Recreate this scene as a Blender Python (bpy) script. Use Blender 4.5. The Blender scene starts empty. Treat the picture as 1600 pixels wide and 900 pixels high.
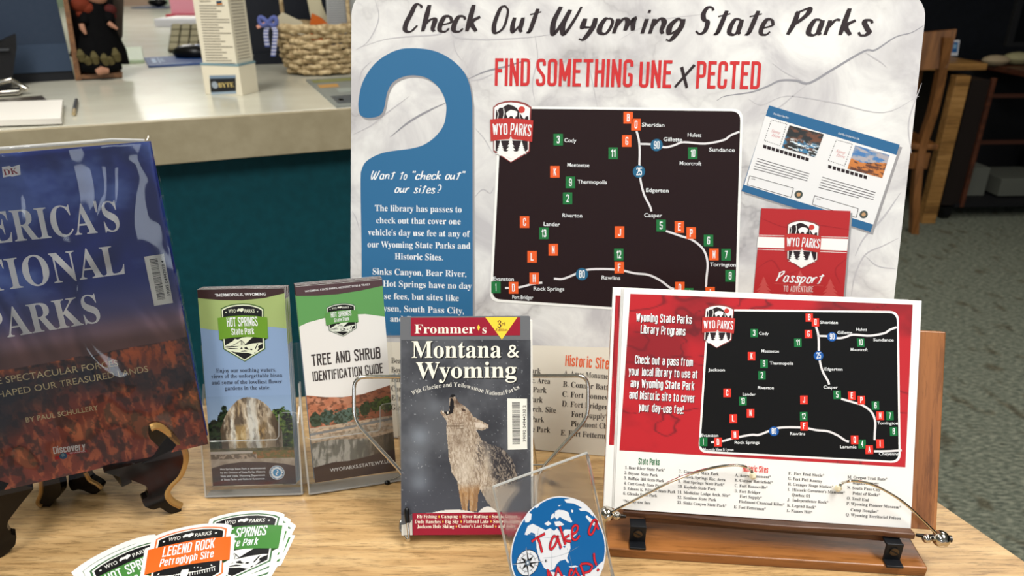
import bpy, bmesh, math, random
import numpy as np
from mathutils import Vector, Matrix

random.seed(7)
SC = bpy.context.scene
COL = SC.collection
TZ = 0.74                                   # table top height
# ------------------------------------------------------------------ camera
PITCH, ROLL, CAMH, FPX = 0.4143088, 0.0026130, 0.5255831 + TZ, 1144.855
cp, sp = math.cos(PITCH), math.sin(PITCH)
cr, sr = math.cos(ROLL), math.sin(ROLL)
C_O = Vector((0, 0, CAMH))
C_F = Vector((0, cp, -sp))
_r = Vector((1, 0, 0)); _u = Vector((0, sp, cp))
C_R = cr * _r + sr * _u
C_U = -sr * _r + cr * _u
cam = bpy.data.cameras.new('camera')
cam.sensor_width = 36.0
cam.lens = FPX / 1600 * 36
cam.clip_start = 0.02
cam.dof.use_dof = True
cam.dof.focus_distance = 0.68
cam.dof.aperture_fstop = 8.5
cam_o = bpy.data.objects.new('camera', cam)
COL.objects.link(cam_o)
cam_o.matrix_world = Matrix((
    (C_R.x, C_U.x, -C_F.x, C_O.x),
    (C_R.y, C_U.y, -C_F.y, C_O.y),
    (C_R.z, C_U.z, -C_F.z, C_O.z), (0, 0, 0, 1)))
SC.camera = cam_o
# ------------------------------------------------------------------ world, lamps, exposure
w = bpy.data.worlds.new('world'); SC.world = w; w.use_nodes = True
w.node_tree.nodes['Background'].inputs[0].default_value = (0.93, 0.95, 1.0, 1)
w.node_tree.nodes['Background'].inputs[1].default_value = 0.25
SC.view_settings.view_transform = 'Standard'
SC.view_settings.look = 'None'
SC.view_settings.gamma = 1.0
SC.view_settings.exposure = 0.12


def area(name, loc, sx, sy, power, colour=(1, 0.97, 0.92)):
    l = bpy.data.lights.new(name, 'AREA'); l.shape = 'RECTANGLE'
    l.size = sx; l.size_y = sy; l.energy = power; l.color = colour
    o = bpy.data.objects.new(name, l); o.location = loc
    COL.objects.link(o)
    return o


area('ceiling_and_fill_lamp', (1.0, 0.0, 2.72), 0.6, 1.2, 54)
area('ceiling_and_fill_lamp', (-0.9, -0.5, 2.72), 0.6, 1.2, 27)
area('ceiling_and_fill_lamp', (1.9, 2.3, 2.72), 0.6, 1.2, 18)  # added fill over the carpet at the right rear
area('ceiling_and_fill_lamp', (-1.2, 1.2, 2.72), 0.6, 1.2, 34)
area('ceiling_and_fill_lamp', (-2.6, 5.0, 2.72), 0.6, 1.2, 34)
area('ceiling_and_fill_lamp', (-4.6, 9.6, 2.72), 1.2, 1.2, 42)  # added to light the back wall that the counter reflects
for _x in (-1.5, 1.7):                      # daylight from the windows behind the viewer
    _o = area('window_daylight', (_x, -3.6, 1.95), 1.0, 0.9, 11, (0.82, 0.91, 1.0)); _o.rotation_euler = (math.radians(90), 0, 0)


# ------------------------------------------------------------------ pixel / plane helpers
def ray(px, py):
    return C_F + C_R * ((px - 800) / FPX) + C_U * ((450 - py) / FPX)


def ground(px, py, z=TZ):
    d = ray(px, py)
    return C_O + d * ((z - C_O.z) / d.z)


class Frame:
    """A local frame on a flat thing: X right, Y up, N out towards the front."""
    def __init__(s, O, X, Y):
        s.O = Vector(O); s.X = Vector(X).normalized(); s.Y = Vector(Y).normalized(); s.N = s.X.cross(s.Y)

    @classmethod
    def pose(cls, x, y, z, yaw, tilt, inr=0.0):
        X = Vector((math.cos(yaw), math.sin(yaw), 0)); B = Vector((-math.sin(yaw), math.cos(yaw), 0))
        Y = math.cos(tilt) * Vector((0, 0, 1)) + math.sin(tilt) * B
        return cls((x, y, z + TZ), math.cos(inr) * X + math.sin(inr) * Y, -math.sin(inr) * X + math.cos(inr) * Y)

    def uv(s, px, py, off=0.0):
        d = ray(px, py)
        o = s.O + s.N * off
        t = (o - C_O).dot(s.N) / d.dot(s.N)
        p = C_O + d * t - o
        return (p.dot(s.X), p.dot(s.Y))

    def mat(s):
        return Matrix(((s.X.x, s.Y.x, s.N.x, s.O.x), (s.X.y, s.Y.y, s.N.y, s.O.y),
                       (s.X.z, s.Y.z, s.N.z, s.O.z), (0, 0, 0, 1)))


# ------------------------------------------------------------------ materials
def lin(c):
    return tuple((x / 255 / 12.92) if x / 255 <= 0.04045 else ((x / 255 + 0.055) / 1.055) ** 2.4 for x in c)


_mats = {}


def mat(rgb, rough=0.5, metal=0.0, spec=0.3, name=None, coat=0.0):
    key = (tuple(rgb), rough, metal, spec, coat)
    if key in _mats: return _mats[key]
    m = bpy.data.materials.new(name or 'colour_%02x%02x%02x' % tuple(int(v) for v in rgb)); m.use_nodes = True
    b = m.node_tree.nodes['Principled BSDF']
    b.inputs['Base Color'].default_value = (*lin(rgb), 1)
    b.inputs['Roughness'].default_value = rough; b.inputs['Metallic'].default_value = metal
    b.inputs['Specular IOR Level'].default_value = spec
    b.inputs['Coat Weight'].default_value = coat
    nt = m.node_tree                        # slight procedural unevenness of the surface
    n = nt.nodes.new('ShaderNodeTexNoise'); n.inputs['Scale'].default_value = 60
    t = nt.nodes.new('ShaderNodeTexCoord'); nt.links.new(t.outputs['Object'], n.inputs['Vector'])
    r = nt.nodes.new('ShaderNodeMapRange'); r.inputs['To Min'].default_value = rough * 0.85; r.inputs['To Max'].default_value = min(1, rough * 1.15)
    nt.links.new(n.outputs['Fac'], r.inputs['Value']); nt.links.new(r.outputs['Result'], b.inputs['Roughness'])
    _mats[key] = m
    return m


def node_mat(name, rough=0.5, spec=0.5, coat=0.0):
    m = bpy.data.materials.new(name); m.use_nodes = True
    b = m.node_tree.nodes['Principled BSDF']
    b.inputs['Roughness'].default_value = rough; b.inputs['Specular IOR Level'].default_value = spec
    b.inputs['Coat Weight'].default_value = coat
    return m, m.node_tree, b


def N(nt, typ, **kw):
    n = nt.nodes.new(typ)
    for k, v in kw.items():
        if k in n.inputs: n.inputs[k].default_value = v
        else: setattr(n, k, v)
    return n


def ramp(nt, stops):
    r = nt.nodes.new('ShaderNodeValToRGB'); e = r.color_ramp.elements
    while len(e) < len(stops): e.new(0.5)
    for i, (p, c) in enumerate(stops):
        e[i].position = p; e[i].color = (*lin(c), 1)
    return r


def mapping(nt, scale=(1, 1, 1), rot=(0, 0, 0), coord='Object'):
    t = nt.nodes.new('ShaderNodeTexCoord'); mp = nt.nodes.new('ShaderNodeMapping')
    mp.inputs['Scale'].default_value = scale; mp.inputs['Rotation'].default_value = rot
    nt.links.new(t.outputs[coord], mp.inputs['Vector'])
    return mp


def wood(name, dark, mid, light, scale=1.0, axis='x', rough=0.38, rot=0.0, streak=1.0, coat=0.0):
    m, nt, b = node_mat(name, rough, coat=coat)
    s = {'x': (1.2, 14, 14), 'y': (14, 1.2, 14), 'z': (14, 14, 1.2)}[axis]
    mp = mapping(nt, tuple(v * scale for v in s), (0, 0, rot))
    n1 = N(nt, 'ShaderNodeTexNoise', Scale=1.6, Detail=6.0, Roughness=0.6, Distortion=0.5)
    n2 = N(nt, 'ShaderNodeTexNoise', Scale=7.0, Detail=8.0, Roughness=0.75, Distortion=0.2)
    nt.links.new(mp.outputs[0], n1.inputs['Vector'])
    mp2 = mapping(nt, tuple(v * scale * (1.0 if i else 1.0) for i, v in enumerate(s)), (0, 0, rot))
    nt.links.new(mp2.outputs[0], n2.inputs['Vector'])
    r1 = ramp(nt, [(0.3, dark), (0.5, mid), (0.72, light)])
    r2 = ramp(nt, [(0.40, tuple(c * (1 - 0.38 * streak) for c in (255, 250, 240))), (0.50, (255, 255, 255))])
    nt.links.new(n1.outputs['Fac'], r1.inputs['Fac']); nt.links.new(n2.outputs['Fac'], r2.inputs['Fac'])
    mx = nt.nodes.new('ShaderNodeMix'); mx.data_type = 'RGBA'; mx.blend_type = 'MULTIPLY'
    mx.inputs['Factor'].default_value = 0.8
    nt.links.new(r1.outputs[0], mx.inputs[6]); nt.links.new(r2.outputs[0], mx.inputs[7])
    nt.links.new(mx.outputs[2], b.inputs['Base Color'])
    bp = N(nt, 'ShaderNodeBump', Strength=0.08, Distance=0.002)
    nt.links.new(n2.outputs['Fac'], bp.inputs['Height']); nt.links.new(bp.outputs[0], b.inputs['Normal'])
    return m


def speckle(name, a, bcol, scale, rough=0.5, bump=0.0, spec=0.5, detail=4.0, lo=0.35, hi=0.65, stretch=(1, 1, 1)):
    m, nt, b = node_mat(name, rough, spec)
    mp = mapping(nt, stretch)
    n = N(nt, 'ShaderNodeTexNoise', Scale=scale, Detail=detail)
    nt.links.new(mp.outputs[0], n.inputs['Vector'])
    r = ramp(nt, [(lo, a), (hi, bcol)])
    nt.links.new(n.outputs['Fac'], r.inputs['Fac']); nt.links.new(r.outputs[0], b.inputs['Base Color'])
    if bump:
        bp = N(nt, 'ShaderNodeBump', Strength=bump, Distance=0.004)
        nt.links.new(n.outputs['Fac'], bp.inputs['Height']); nt.links.new(bp.outputs[0], b.inputs['Normal'])
    return m


def clear(name, tint=(250, 250, 248), gloss=0.03, ior=1.45, milky=0.0, bump=0.0, boost=1.0):
    m = bpy.data.materials.new(name); m.use_nodes = True; nt = m.node_tree
    nt.nodes.remove(nt.nodes['Principled BSDF']); out = nt.nodes['Material Output']
    tr = N(nt, 'ShaderNodeBsdfTransparent'); tr.inputs[0].default_value = (*lin(tint), 1)
    gl = N(nt, 'ShaderNodeBsdfGlossy', Roughness=gloss); gl.inputs[0].default_value = (1, 1, 1, 1)
    fr = N(nt, 'ShaderNodeFresnel', IOR=ior)
    mu = N(nt, 'ShaderNodeMath', operation='MULTIPLY'); mu.inputs[1].default_value = boost; mu.use_clamp = True
    nt.links.new(fr.outputs[0], mu.inputs[0])
    mx = N(nt, 'ShaderNodeMixShader'); nt.links.new(mu.outputs[0], mx.inputs[0])
    base = tr
    if milky:
        df = N(nt, 'ShaderNodeBsdfDiffuse'); df.inputs[0].default_value = (0.75, 0.75, 0.73, 1)
        m2 = N(nt, 'ShaderNodeMixShader'); m2.inputs[0].default_value = milky
        nt.links.new(tr.outputs[0], m2.inputs[1]); nt.links.new(df.outputs[0], m2.inputs[2]); base = m2
    nt.links.new(base.outputs[0], mx.inputs[1]); nt.links.new(gl.outputs[0], mx.inputs[2])
    nt.links.new(mx.outputs[0], out.inputs[0])
    if bump:
        mp = mapping(nt, (7, 3.2, 7), (0, 0, 0.35)); n = N(nt, 'ShaderNodeTexNoise', Scale=2.2, Detail=1.2, Distortion=1.3)
        nt.links.new(mp.outputs[0], n.inputs['Vector'])
        bp = N(nt, 'ShaderNodeBump', Strength=bump, Distance=0.02); nt.links.new(n.outputs['Fac'], bp.inputs['Height'])
        nt.links.new(bp.outputs[0], gl.inputs['Normal']); nt.links.new(bp.outputs[0], fr.inputs['Normal'])
    return m


def vcol_mat(name, rough=0.45, coat=0.0):
    m, nt, b = node_mat(name, rough, coat=coat)
    a = N(nt, 'ShaderNodeAttribute'); a.attribute_name = 'ink'
    nt.links.new(a.outputs['Color'], b.inputs['Base Color'])
    return m


PAPER = mat((236, 236, 233), 0.5)
CHROME = mat((205, 200, 190), 0.12, 1.0)
BLACKP = mat((12, 12, 13), 0.3)
ACRYL = clear('clear_acrylic', (254, 254, 254), 0.03, 1.45, milky=0.012, boost=0.55)
EDGE = clear('acrylic_edge', (225, 228, 226), 0.08, 1.5, milky=0.38)
PHOTO = vcol_mat('printed_photo', 0.42)
GPHOTO = vcol_mat('glossy_printed_photo', 0.25)


# ------------------------------------------------------------------ objects
def tag(o, label=None, cat=None, group=None, kind=None):
    if label: o['label'] = label
    if cat: o['category'] = cat
    if group: o['group'] = group
    if kind: o['kind'] = kind
    return o


def thing(name, label, cat, frame=None, loc=None, rotz=0.0, group=None):
    o = bpy.data.objects.new(name, None); COL.objects.link(o); o.empty_display_size = 0.05
    if frame is not None: o.matrix_world = frame.mat()
    elif loc is not None: o.location = loc; o.rotation_euler = (0, 0, rotz)
    return tag(o, label, cat, group)


class MB:
    def __init__(s): s.v = []; s.f = []; s.m = []; s.mats = []; s.smooth = False

    def mi(s, m):
        if m not in s.mats: s.mats.append(m)
        return s.mats.index(m)

    def add(s, vs, fs, m):
        o = len(s.v); k = s.mi(m); s.v += [tuple(p) for p in vs]
        for f in fs: s.f.append([i + o for i in f]); s.m.append(k)

    def box(s, c, d, m, rot=None):
        vs = []
        for z in (-.5, .5):
            for x, y in ((-.5, -.5), (.5, -.5), (.5, .5), (-.5, .5)):
                p = Vector((x * d[0], y * d[1], z * d[2]))
                if rot is not None: p = rot @ p
                vs.append(p + Vector(c))
        s.add(vs, [(3, 2, 1, 0), (4, 5, 6, 7), (0, 1, 5, 4), (1, 2, 6, 5), (2, 3, 7, 6), (3, 0, 4, 7)], m)

    def prism(s, pts, z0, z1, m, m2=None):
        n = len(pts); vs = [(x, y, z0) for x, y in pts] + [(x, y, z1) for x, y in pts]
        s.add(vs, [list(range(n))[::-1], list(range(n, 2 * n))], m)
        s.add(vs, [(i, (i + 1) % n, n + (i + 1) % n, n + i) for i in range(n)], m2 or m)

    def hexa(s, top, bot, m):
        n = len(top); vs = list(bot) + list(top)
        s.add(vs, [list(range(n))[::-1], list(range(n, 2 * n))] + [(i, (i + 1) % n, n + (i + 1) % n, n + i) for i in range(n)], m)

    def flat(s, pts, z, m):
        s.add([(x, y, z) for x, y in pts], [list(range(len(pts)))], m)

    def tube(s, pts, r, m, seg=10, caps=True):
        P = [Vector(p) for p in pts]; n = len(P); vs = []; prev = None
        for i, p in enumerate(P):
            t = (P[min(i + 1, n - 1)] - P[max(i - 1, 0)]).normalized()
            if prev is None:
                a = Vector((0, 0, 1)) if abs(t.z) < .9 else Vector((1, 0, 0)); x = t.cross(a).normalized()
            else: x = (prev - t * prev.dot(t)).normalized()
            prev = x; y = t.cross(x); rr = r[i] if isinstance(r, (list, tuple)) else r
            for k in range(seg):
                a = 2 * math.pi * k / seg; vs.append(p + x * math.cos(a) * rr + y * math.sin(a) * rr)
        fs = [(i * seg + k, i * seg + (k + 1) % seg, (i + 1) * seg + (k + 1) % seg, (i + 1) * seg + k) for i in range(n - 1) for k in range(seg)]
        if caps: fs += [list(range(seg))[::-1], list(range((n - 1) * seg, n * seg))]
        s.add(vs, fs, m); s.smooth = True

    def ball(s, c, r, m, seg=16, sc=(1, 1, 1)):
        vs = []; fs = []; k = seg // 2
        for i in range(k + 1):
            a = math.pi * i / k
            for j in range(seg):
                b = 2 * math.pi * j / seg
                vs.append((c[0] + r * sc[0] * math.sin(a) * math.cos(b), c[1] + r * sc[1] * math.sin(a) * math.sin(b), c[2] + r * sc[2] * math.cos(a)))
        for i in range(k):
            for j in range(seg): fs.append((i * seg + j, (i + 1) * seg + j, (i + 1) * seg + (j + 1) % seg, i * seg + (j + 1) % seg))
        s.add(vs, fs, m); s.smooth = True

    def build(s, name, parent=None, bevel=0.0, smooth=None, kind=None, seg=2):
        me = bpy.data.meshes.new(name); me.from_pydata(s.v, [], s.f); me.update()
        for m in s.mats: me.materials.append(m)
        me.polygons.foreach_set('material_index', s.m)
        if smooth if smooth is not None else s.smooth:
            me.polygons.foreach_set('use_smooth', [True] * len(s.f))
            try: me.set_sharp_from_angle(angle=math.radians(40))
            except Exception: pass
        o = bpy.data.objects.new(name, me); COL.objects.link(o)
        if parent is not None: o.parent = parent
        if bevel:
            b = o.modifiers.new('bevel', 'BEVEL'); b.width = bevel; b.segments = seg; b.limit_method = 'ANGLE'; b.angle_limit = math.radians(35)
        if kind: o['kind'] = kind
        return o


def arc_round(pts, rad, closed=True, n=5):
    """Round the corners of a 2D or 3D outline."""
    P = [Vector(p) if len(p) == 3 else Vector((*p, 0)) for p in pts]; out = []; k = len(P)
    for i, p in enumerate(P):
        if not closed and i in (0, k - 1): out.append(p); continue
        a = P[i - 1] - p; b = P[(i + 1) % k] - p
        la, lb = a.length, b.length
        if la < 1e-9 or lb < 1e-9: out.append(p); continue
        r = min(rad, la * .5, lb * .5); A = p + a * (r / la); B = p + b * (r / lb)
        for j in range(n + 1):
            t = j / n; out.append(A * (1 - t) ** 2 + p * 2 * t * (1 - t) + B * t * t)
    return [tuple(q) if len(pts[0]) == 3 else (q.x, q.y) for q in out]


def catmull(pts, n=6):
    P = [np.array(p, float) for p in pts]
    if len(P) < 3: return [tuple(p) for p in P]
    P = [2 * P[0] - P[1]] + P + [2 * P[-1] - P[-2]]; out = []
    for i in range(1, len(P) - 2):
        for j in range(n):
            t = j / n; a, b, c, d = P[i - 1:i + 3]
            out.append(tuple(0.5 * (2 * b + (c - a) * t + (2 * a - 5 * b + 4 * c - d) * t * t + (3 * b - a - 3 * c + d) * t ** 3)))
    out.append(tuple(P[-2])); return out


# ------------------------------------------------------------------ lettering
def ribbon(pts, wfn):
    """Centre line to a strip of quads; wfn(direction, t) gives the half width."""
    P = [np.array(p, float) for p in pts]; n = len(P); vs = []; fs = []
    L = [0.0]
    for i in range(1, n): L.append(L[-1] + float(np.linalg.norm(P[i] - P[i - 1])))
    for i in range(n):
        a = P[i] - P[i - 1] if i else P[1] - P[0]
        b = P[i + 1] - P[i] if i < n - 1 else a
        a = a / (np.linalg.norm(a) + 1e-9); b = b / (np.linalg.norm(b) + 1e-9)
        t = a + b; l = np.linalg.norm(t)
        t = t / l if l > 1e-6 else a
        nrm = np.array([-t[1], t[0]]); miter = 1 / max(0.55, abs(float(nrm @ np.array([-a[1], a[0]]))))
        hw = wfn(t, L[i] / (L[-1] + 1e-9)) * miter
        vs += [tuple(P[i] + nrm * hw), tuple(P[i] - nrm * hw)]
    for i in range(n - 1): fs.append((2 * i + 1, 2 * i + 3, 2 * i + 2, 2 * i))
    return vs, fs


YV = {c: i for i, c in enumerate('0123456789')}; YV.update({'a': -1, 'b': -2, 'c': -3, 'd': 10, 'e': 11, 'h': 9.1, 'j': 9.6, 'k': 0.3, 'm': 1.3, 'n': 0.8})
# condensed gothic: width, strokes on a 6 x 9 grid; "s" keeps sharp corners, "r" rounds them
GOTH = {}
for _l in '''A 6 s003960;s1353|B 6 s0009;r09696505;r05656000|C 6 r666909006063|D 6 s0009;r09696000|E 5 s0009;s0959;s0545;s0050|F 5 s0009;s0959;s0545|G 6 r67690900606434
H 6 s0009;s6069;s0565|I 0 s0009|J 5 r02005059|K 6 s0009;s6903;s2560|L 5 s0900;s0050|M 8 s0009;s094289;s8980|N 6 s0009;s0960;s6069|O 6 r040969600004|P 6 s0009;r09696404|Q 6 r040969600004;s426a
R 6 s0009;r09696505;s3560|S 6 r6769090663600002|T 6 s3039;s0969|U 6 r09006069|V 6 s093069|W 9 s0920487099|X 6 s0960;s0069|Y 6 s093569;s3530|Z 6 s09690060
a 5 r06075750;r54040050|b 5 s0900;r07575000|c 5 r555707005052|d 5 s5950;r57070050|e 5 r525000075754;s5404|f 4 r10193949;s0737|g 5 r57070050;r575b0b0a|h 5 s0009;r075750|i 0 s0007;s0h0j
j 1 s171b;s1h1j|k 5 s0009;s5703;s2450|l 0 s0009|m 8 s0007;r074740;r478780|n 5 s0007;r075750|o 5 r030757500003|p 5 s070c;r07575000|q 5 s575c;r57070050|r 4 s0007;r050737
s 5 r5557070453500002|t 4 r191030;s0737|u 5 r07005057|v 5 s073057|w 8 s0720466087|x 5 s0750;s0057|y 5 s0730;s571b|z 5 s07570050
0 6 r040969600004|1 3 s3039;s3907|2 6 r07096965;s650060|3 6 r0709696525;r2565600002|4 6 s505903;s0363|5 6 s690905;r0565600002|6 6 r67690900606505|7 6 s096920|8 6 r350509696535;r350500606535
9 6 r02006069090464|! 0 s0905;s0k0n|. 0 s000m|, 0 s000m|- 3 s0434|& 6 r6005093934;s3402|* 3 s0939;s1h1j'''.replace('\n', '|').split('|'):
    _c, _w, _s = _l.split(' '); GOTH[_c] = (int(_w), _s)
# brush hand: smoothed strokes on the same grid
BRUSH = {}
for _l in '''C 6 584929160301103052|h 5 090500;0224444150|e 4 02434435150301103041|c 4 4435150301103041|k 5 090400;451340|O 7 3918031030525739|u 5 05021032;45424150|t 5 38211031;0657
W 10 190410204558;584350608599|y 5 05021232;4545422b0b|o 4 25150301103042443525|m 8 0500;02254441;42656471|i 2 1510;1718|n 5 0500;02254441;4150|g 5 442503011042;45422b0b|S 6 584929172544412001
a 5 443515030110304244;45424150|P 6 181400;072859572414|r 4 0500;022545|s 4 44351514233241301001|p 5 050c;042544311001|l 2 0900|v 4 050145|T 7 3930;0969|w 7 0501336065|X 6 0760;6800|x 6 0760;6800
d 5 4425031042;5950|M 8 0008438880|? 5 1839575433;3k3m|" 3 0907;2927|' 1 0907|! 1 0904;0k0m'''.replace('\n', '|').split('|'):
    _c, _w, _s = _l.split(' '); BRUSH[_c] = (int(_w), _s)


def parse(s):
    return [(int(s[i]), YV[s[i + 1]]) for i in range(0, len(s) - 1, 2)]


_fc = {}


def stroke_text(s, font):
    vs = []; fs = []; x = 0.0; zi = 0
    for ch in s:
        zi = zi % 2 * 8
        if ch == ' ': x += 0.30 if font == 'goth' or font == 'gothb' else 0.34; continue
        if font in ('goth', 'gothb'):
            wd, g = GOTH.get(ch, (3, 's0333')); sw = 0.060 if font == 'goth' else 0.070; kx = 0.043 if font == 'goth' else 0.052
            for st in g.split(';'):
                p = [(q[0] * kx, sw + q[1] / 9 * (1 - 2 * sw)) for q in parse(st[1:])]
                if st[0] == 'r': parts = [arc_round(p, 0.11, False, 4)]
                else:
                    parts = []
                    for p0, p1 in zip(p[:-1], p[1:]):
                        d = np.array(p1) - np.array(p0); d = d / (np.linalg.norm(d) + 1e-9) * sw
                        if abs(d[0]) > 1e-6 and abs(d[1]) > 1e-6: d = d * .75
                        parts.append([tuple(np.array(p0) - d), tuple(np.array(p1) + d)])
                for pp in parts:
                    v, f = ribbon(pp, lambda t, q: sw)
                    o = len(vs); zi += 1; vs += [(a + x + sw, b, zi) for a, b in v]; fs += [tuple(i + o for i in ff) for ff in f]
            x += wd * kx + 2 * sw + 0.075
        else:
            wd, g = BRUSH.get(ch, (3, '0050')); kx = 0.078
            if ch.islower() and font == 'brush': kx = 0.078
            for st in g.split(';'):
                p = catmull([(q[0] * kx, q[1] / 9) for q in parse(st)], 6)
                if font == 'brush': wf = lambda t, q: (0.043 + 0.034 * abs(t[1]) ** 1.5) * (0.66 if t[1] > .25 else 1) * (0.66 + 0.46 * math.sin(math.pi * min(1, max(0, q * .9 + .08))) ** .7)
                elif font == 'brushn': wf = lambda t, q: 0.046 + 0.018 * abs(t[1])
                else: wf = lambda t, q: 0.045
                v, f = ribbon(p, wf)
                o = len(vs); zi += 1; vs += [(a + x + b * 0.22, b, zi) for a, b in v]; fs += [tuple(i + o for i in ff) for ff in f]
            x += wd * kx + 0.15
    return vs, fs


_tc = bpy.data.curves.new('lettering', 'FONT'); _tc.resolution_u = 3
_to = bpy.data.objects.new('lettering', _tc); COL.objects.link(_to)


def font_text(s, font):
    if font.startswith('serif'):
        B = {'serif': 0x1D400, 'serifi': 0x1D468}[font]; r = ''
        for ch in s:
            if 'A' <= ch <= 'Z': r += chr(B + ord(ch) - 65)
            elif 'a' <= ch <= 'z': r += chr(B + 26 + ord(ch) - 97)
            elif ch.isdigit(): r += chr(0x1D7CE + int(ch))
            else: r += ch
        s = r
    _tc.body = s; _tc.offset = {'sans': 0.0, 'sansb': 0.010}.get(font, 0.0)
    bpy.context.view_layer.update()
    dg = bpy.context.evaluated_depsgraph_get(); ev = _to.evaluated_get(dg); me = ev.to_mesh()
    vs = [(v.co.x, v.co.y) for v in me.vertices]; fs = [tuple(p.vertices) for p in me.polygons]
    ev.to_mesh_clear()
    return vs, fs


CAPH = {'goth': 1.0, 'gothb': 1.0, 'brush': 1.0, 'brushn': 1.0, 'pen': 1.0, 'sans': 0.7, 'sansb': 0.72, 'serif': 0.68, 'serifi': 0.68}


def glyphs(s, font):
    k = (s, font)
    if k not in _fc:
        vs, fs = stroke_text(s, font) if font in ('goth', 'gothb', 'brush', 'brushn', 'pen') else font_text(s, font)
        a = np.array(vs) if vs else np.zeros((0, 2))
        _fc[k] = (a, fs)
    return _fc[k]


class Ink(MB):
    """Flat print lying on a Frame, given in pixels of the reference or in local metres."""
    def __init__(s, fr, off=0.0): super().__init__(); s.fr = fr; s.off = off

    def U(s, p): return s.fr.uv(p[0], p[1], s.off)

    def text(s, t, font, a, b, h, m, z, local=False, k=1.0):
        A = np.array(a if local else s.U(a)); vs, fs = glyphs(t, font)
        if not len(vs): return
        x0 = vs[:, 0].min(); x1 = vs[:, 0].max(); hh = h
        if not local:
            q = np.array(s.U((a[0], a[1] - h))); hh = float(np.linalg.norm(q - A))
        if len(b) == 1:     # only the direction is known: natural width
            slope = b[0]; B2 = np.array(s.U((a[0] + 10, a[1] + slope * 10))) - A; d = B2 / np.linalg.norm(B2)
            Wd = (x1 - x0) * hh / CAPH[font] * k
        else:
            B = np.array(b if local else s.U(b)); d = B - A; Wd = float(np.linalg.norm(d)); d = d / Wd
        n = np.array([-d[1], d[0]]); sx = Wd / (x1 - x0); sy = hh / CAPH[font]
        zo = vs[:, 2] * 6e-6 if vs.shape[1] > 2 else np.zeros(len(vs))
        out = A + (vs[:, :1] - x0) * sx * d + vs[:, 1:2] * sy * n
        s.add([(float(p[0]), float(p[1]), z + float(q)) for p, q in zip(out, zo)], fs, m)

    def poly(s, pts, m, z, rnd=0.0):
        q = [s.U(p) for p in pts]
        if rnd: q = arc_round(q, rnd)
        s.flat(q, z, m)

    def line(s, pts, wpx, m, z, smooth=True, taper=False):
        q = [s.U(p) for p in (catmull(pts, 5) if smooth and len(pts) > 2 else pts)]
        a = s.U(pts[0]); b = s.U((pts[0][0], pts[0][1] - wpx)); hw = math.hypot(b[0] - a[0], b[1] - a[1]) / 2
        vs, fs = ribbon(q, lambda t, u: hw * ((0.25 + 0.9 * math.sin(math.pi * u)) if taper else 1)); s.add([(x, y, z) for x, y in vs], fs, m)

    def disc(s, c, rpx, m, z, n=24, r0=0.0):
        a = s.U(c); b = s.U((c[0] + rpx, c[1])); r = math.hypot(b[0] - a[0], b[1] - a[1])
        P = [(a[0] + r * math.cos(2 * math.pi * i / n), a[1] + r * math.sin(2 * math.pi * i / n)) for i in range(n)]
        if not r0: s.flat(P, z, m)
        else:
            Q = [(a[0] + (p[0] - a[0]) * r0, a[1] + (p[1] - a[1]) * r0) for p in P]
            s.add([(x, y, z) for x, y in P + Q], [(i, (i + 1) % n, n + (i + 1) % n, n + i) for i in range(n)], m)


class LInk(Ink):
    """Ink whose 'pixels' are design units placed by three anchors on another Ink's frame."""
    def __init__(s, base, d, p, uv=False):
        MB.__init__(s); s.v, s.f, s.m, s.mats = base.v, base.f, base.m, base.mats
        D = np.array([[x, y, 1] for x, y in d], float); Q = np.array([(q if uv else base.U(q)) for q in p], float)
        s.M = np.linalg.solve(D, Q)

    def U(s, p): r = np.array([p[0], p[1], 1.0]) @ s.M; return (float(r[0]), float(r[1]))


# ------------------------------------------------------------------ numpy pictures
_rng = np.random.RandomState(3); _T = _rng.rand(256, 256)


def vn(x, y):
    xi = np.floor(x).astype(int); yi = np.floor(y).astype(int); fx = x - xi; fy = y - yi
    fx = fx * fx * (3 - 2 * fx); fy = fy * fy * (3 - 2 * fy)
    g = lambda a, b: _T[a % 256, b % 256]
    return (g(xi, yi) * (1 - fx) + g(xi + 1, yi) * fx) * (1 - fy) + (g(xi, yi + 1) * (1 - fx) + g(xi + 1, yi + 1) * fx) * fy


def fbm(x, y, o=5):
    r = 0; a = .5; t = 0
    for i in range(o): r = r + a * vn(x * 2 ** i + 17 * i, y * 2 ** i + 31 * i); t += a; a *= .55
    return r / t


def sm(a, b, x):
    t = np.clip((x - a) / (b - a + 1e-12), 0, 1); return t * t * (3 - 2 * t)


def mixc(a, b, t): return a * (1 - t[..., None]) + np.array(b, float) * t[..., None]


def inpoly(x, y, P):
    r = np.zeros(x.shape, bool); n = len(P)
    for i in range(n):
        x0, y0 = P[i]; x1, y1 = P[(i + 1) % n]
        c = (y0 > y) != (y1 > y)
        r ^= c & (x < (x1 - x0) * (y - y0) / (y1 - y0 + 1e-12) + x0)
    return r


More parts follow.
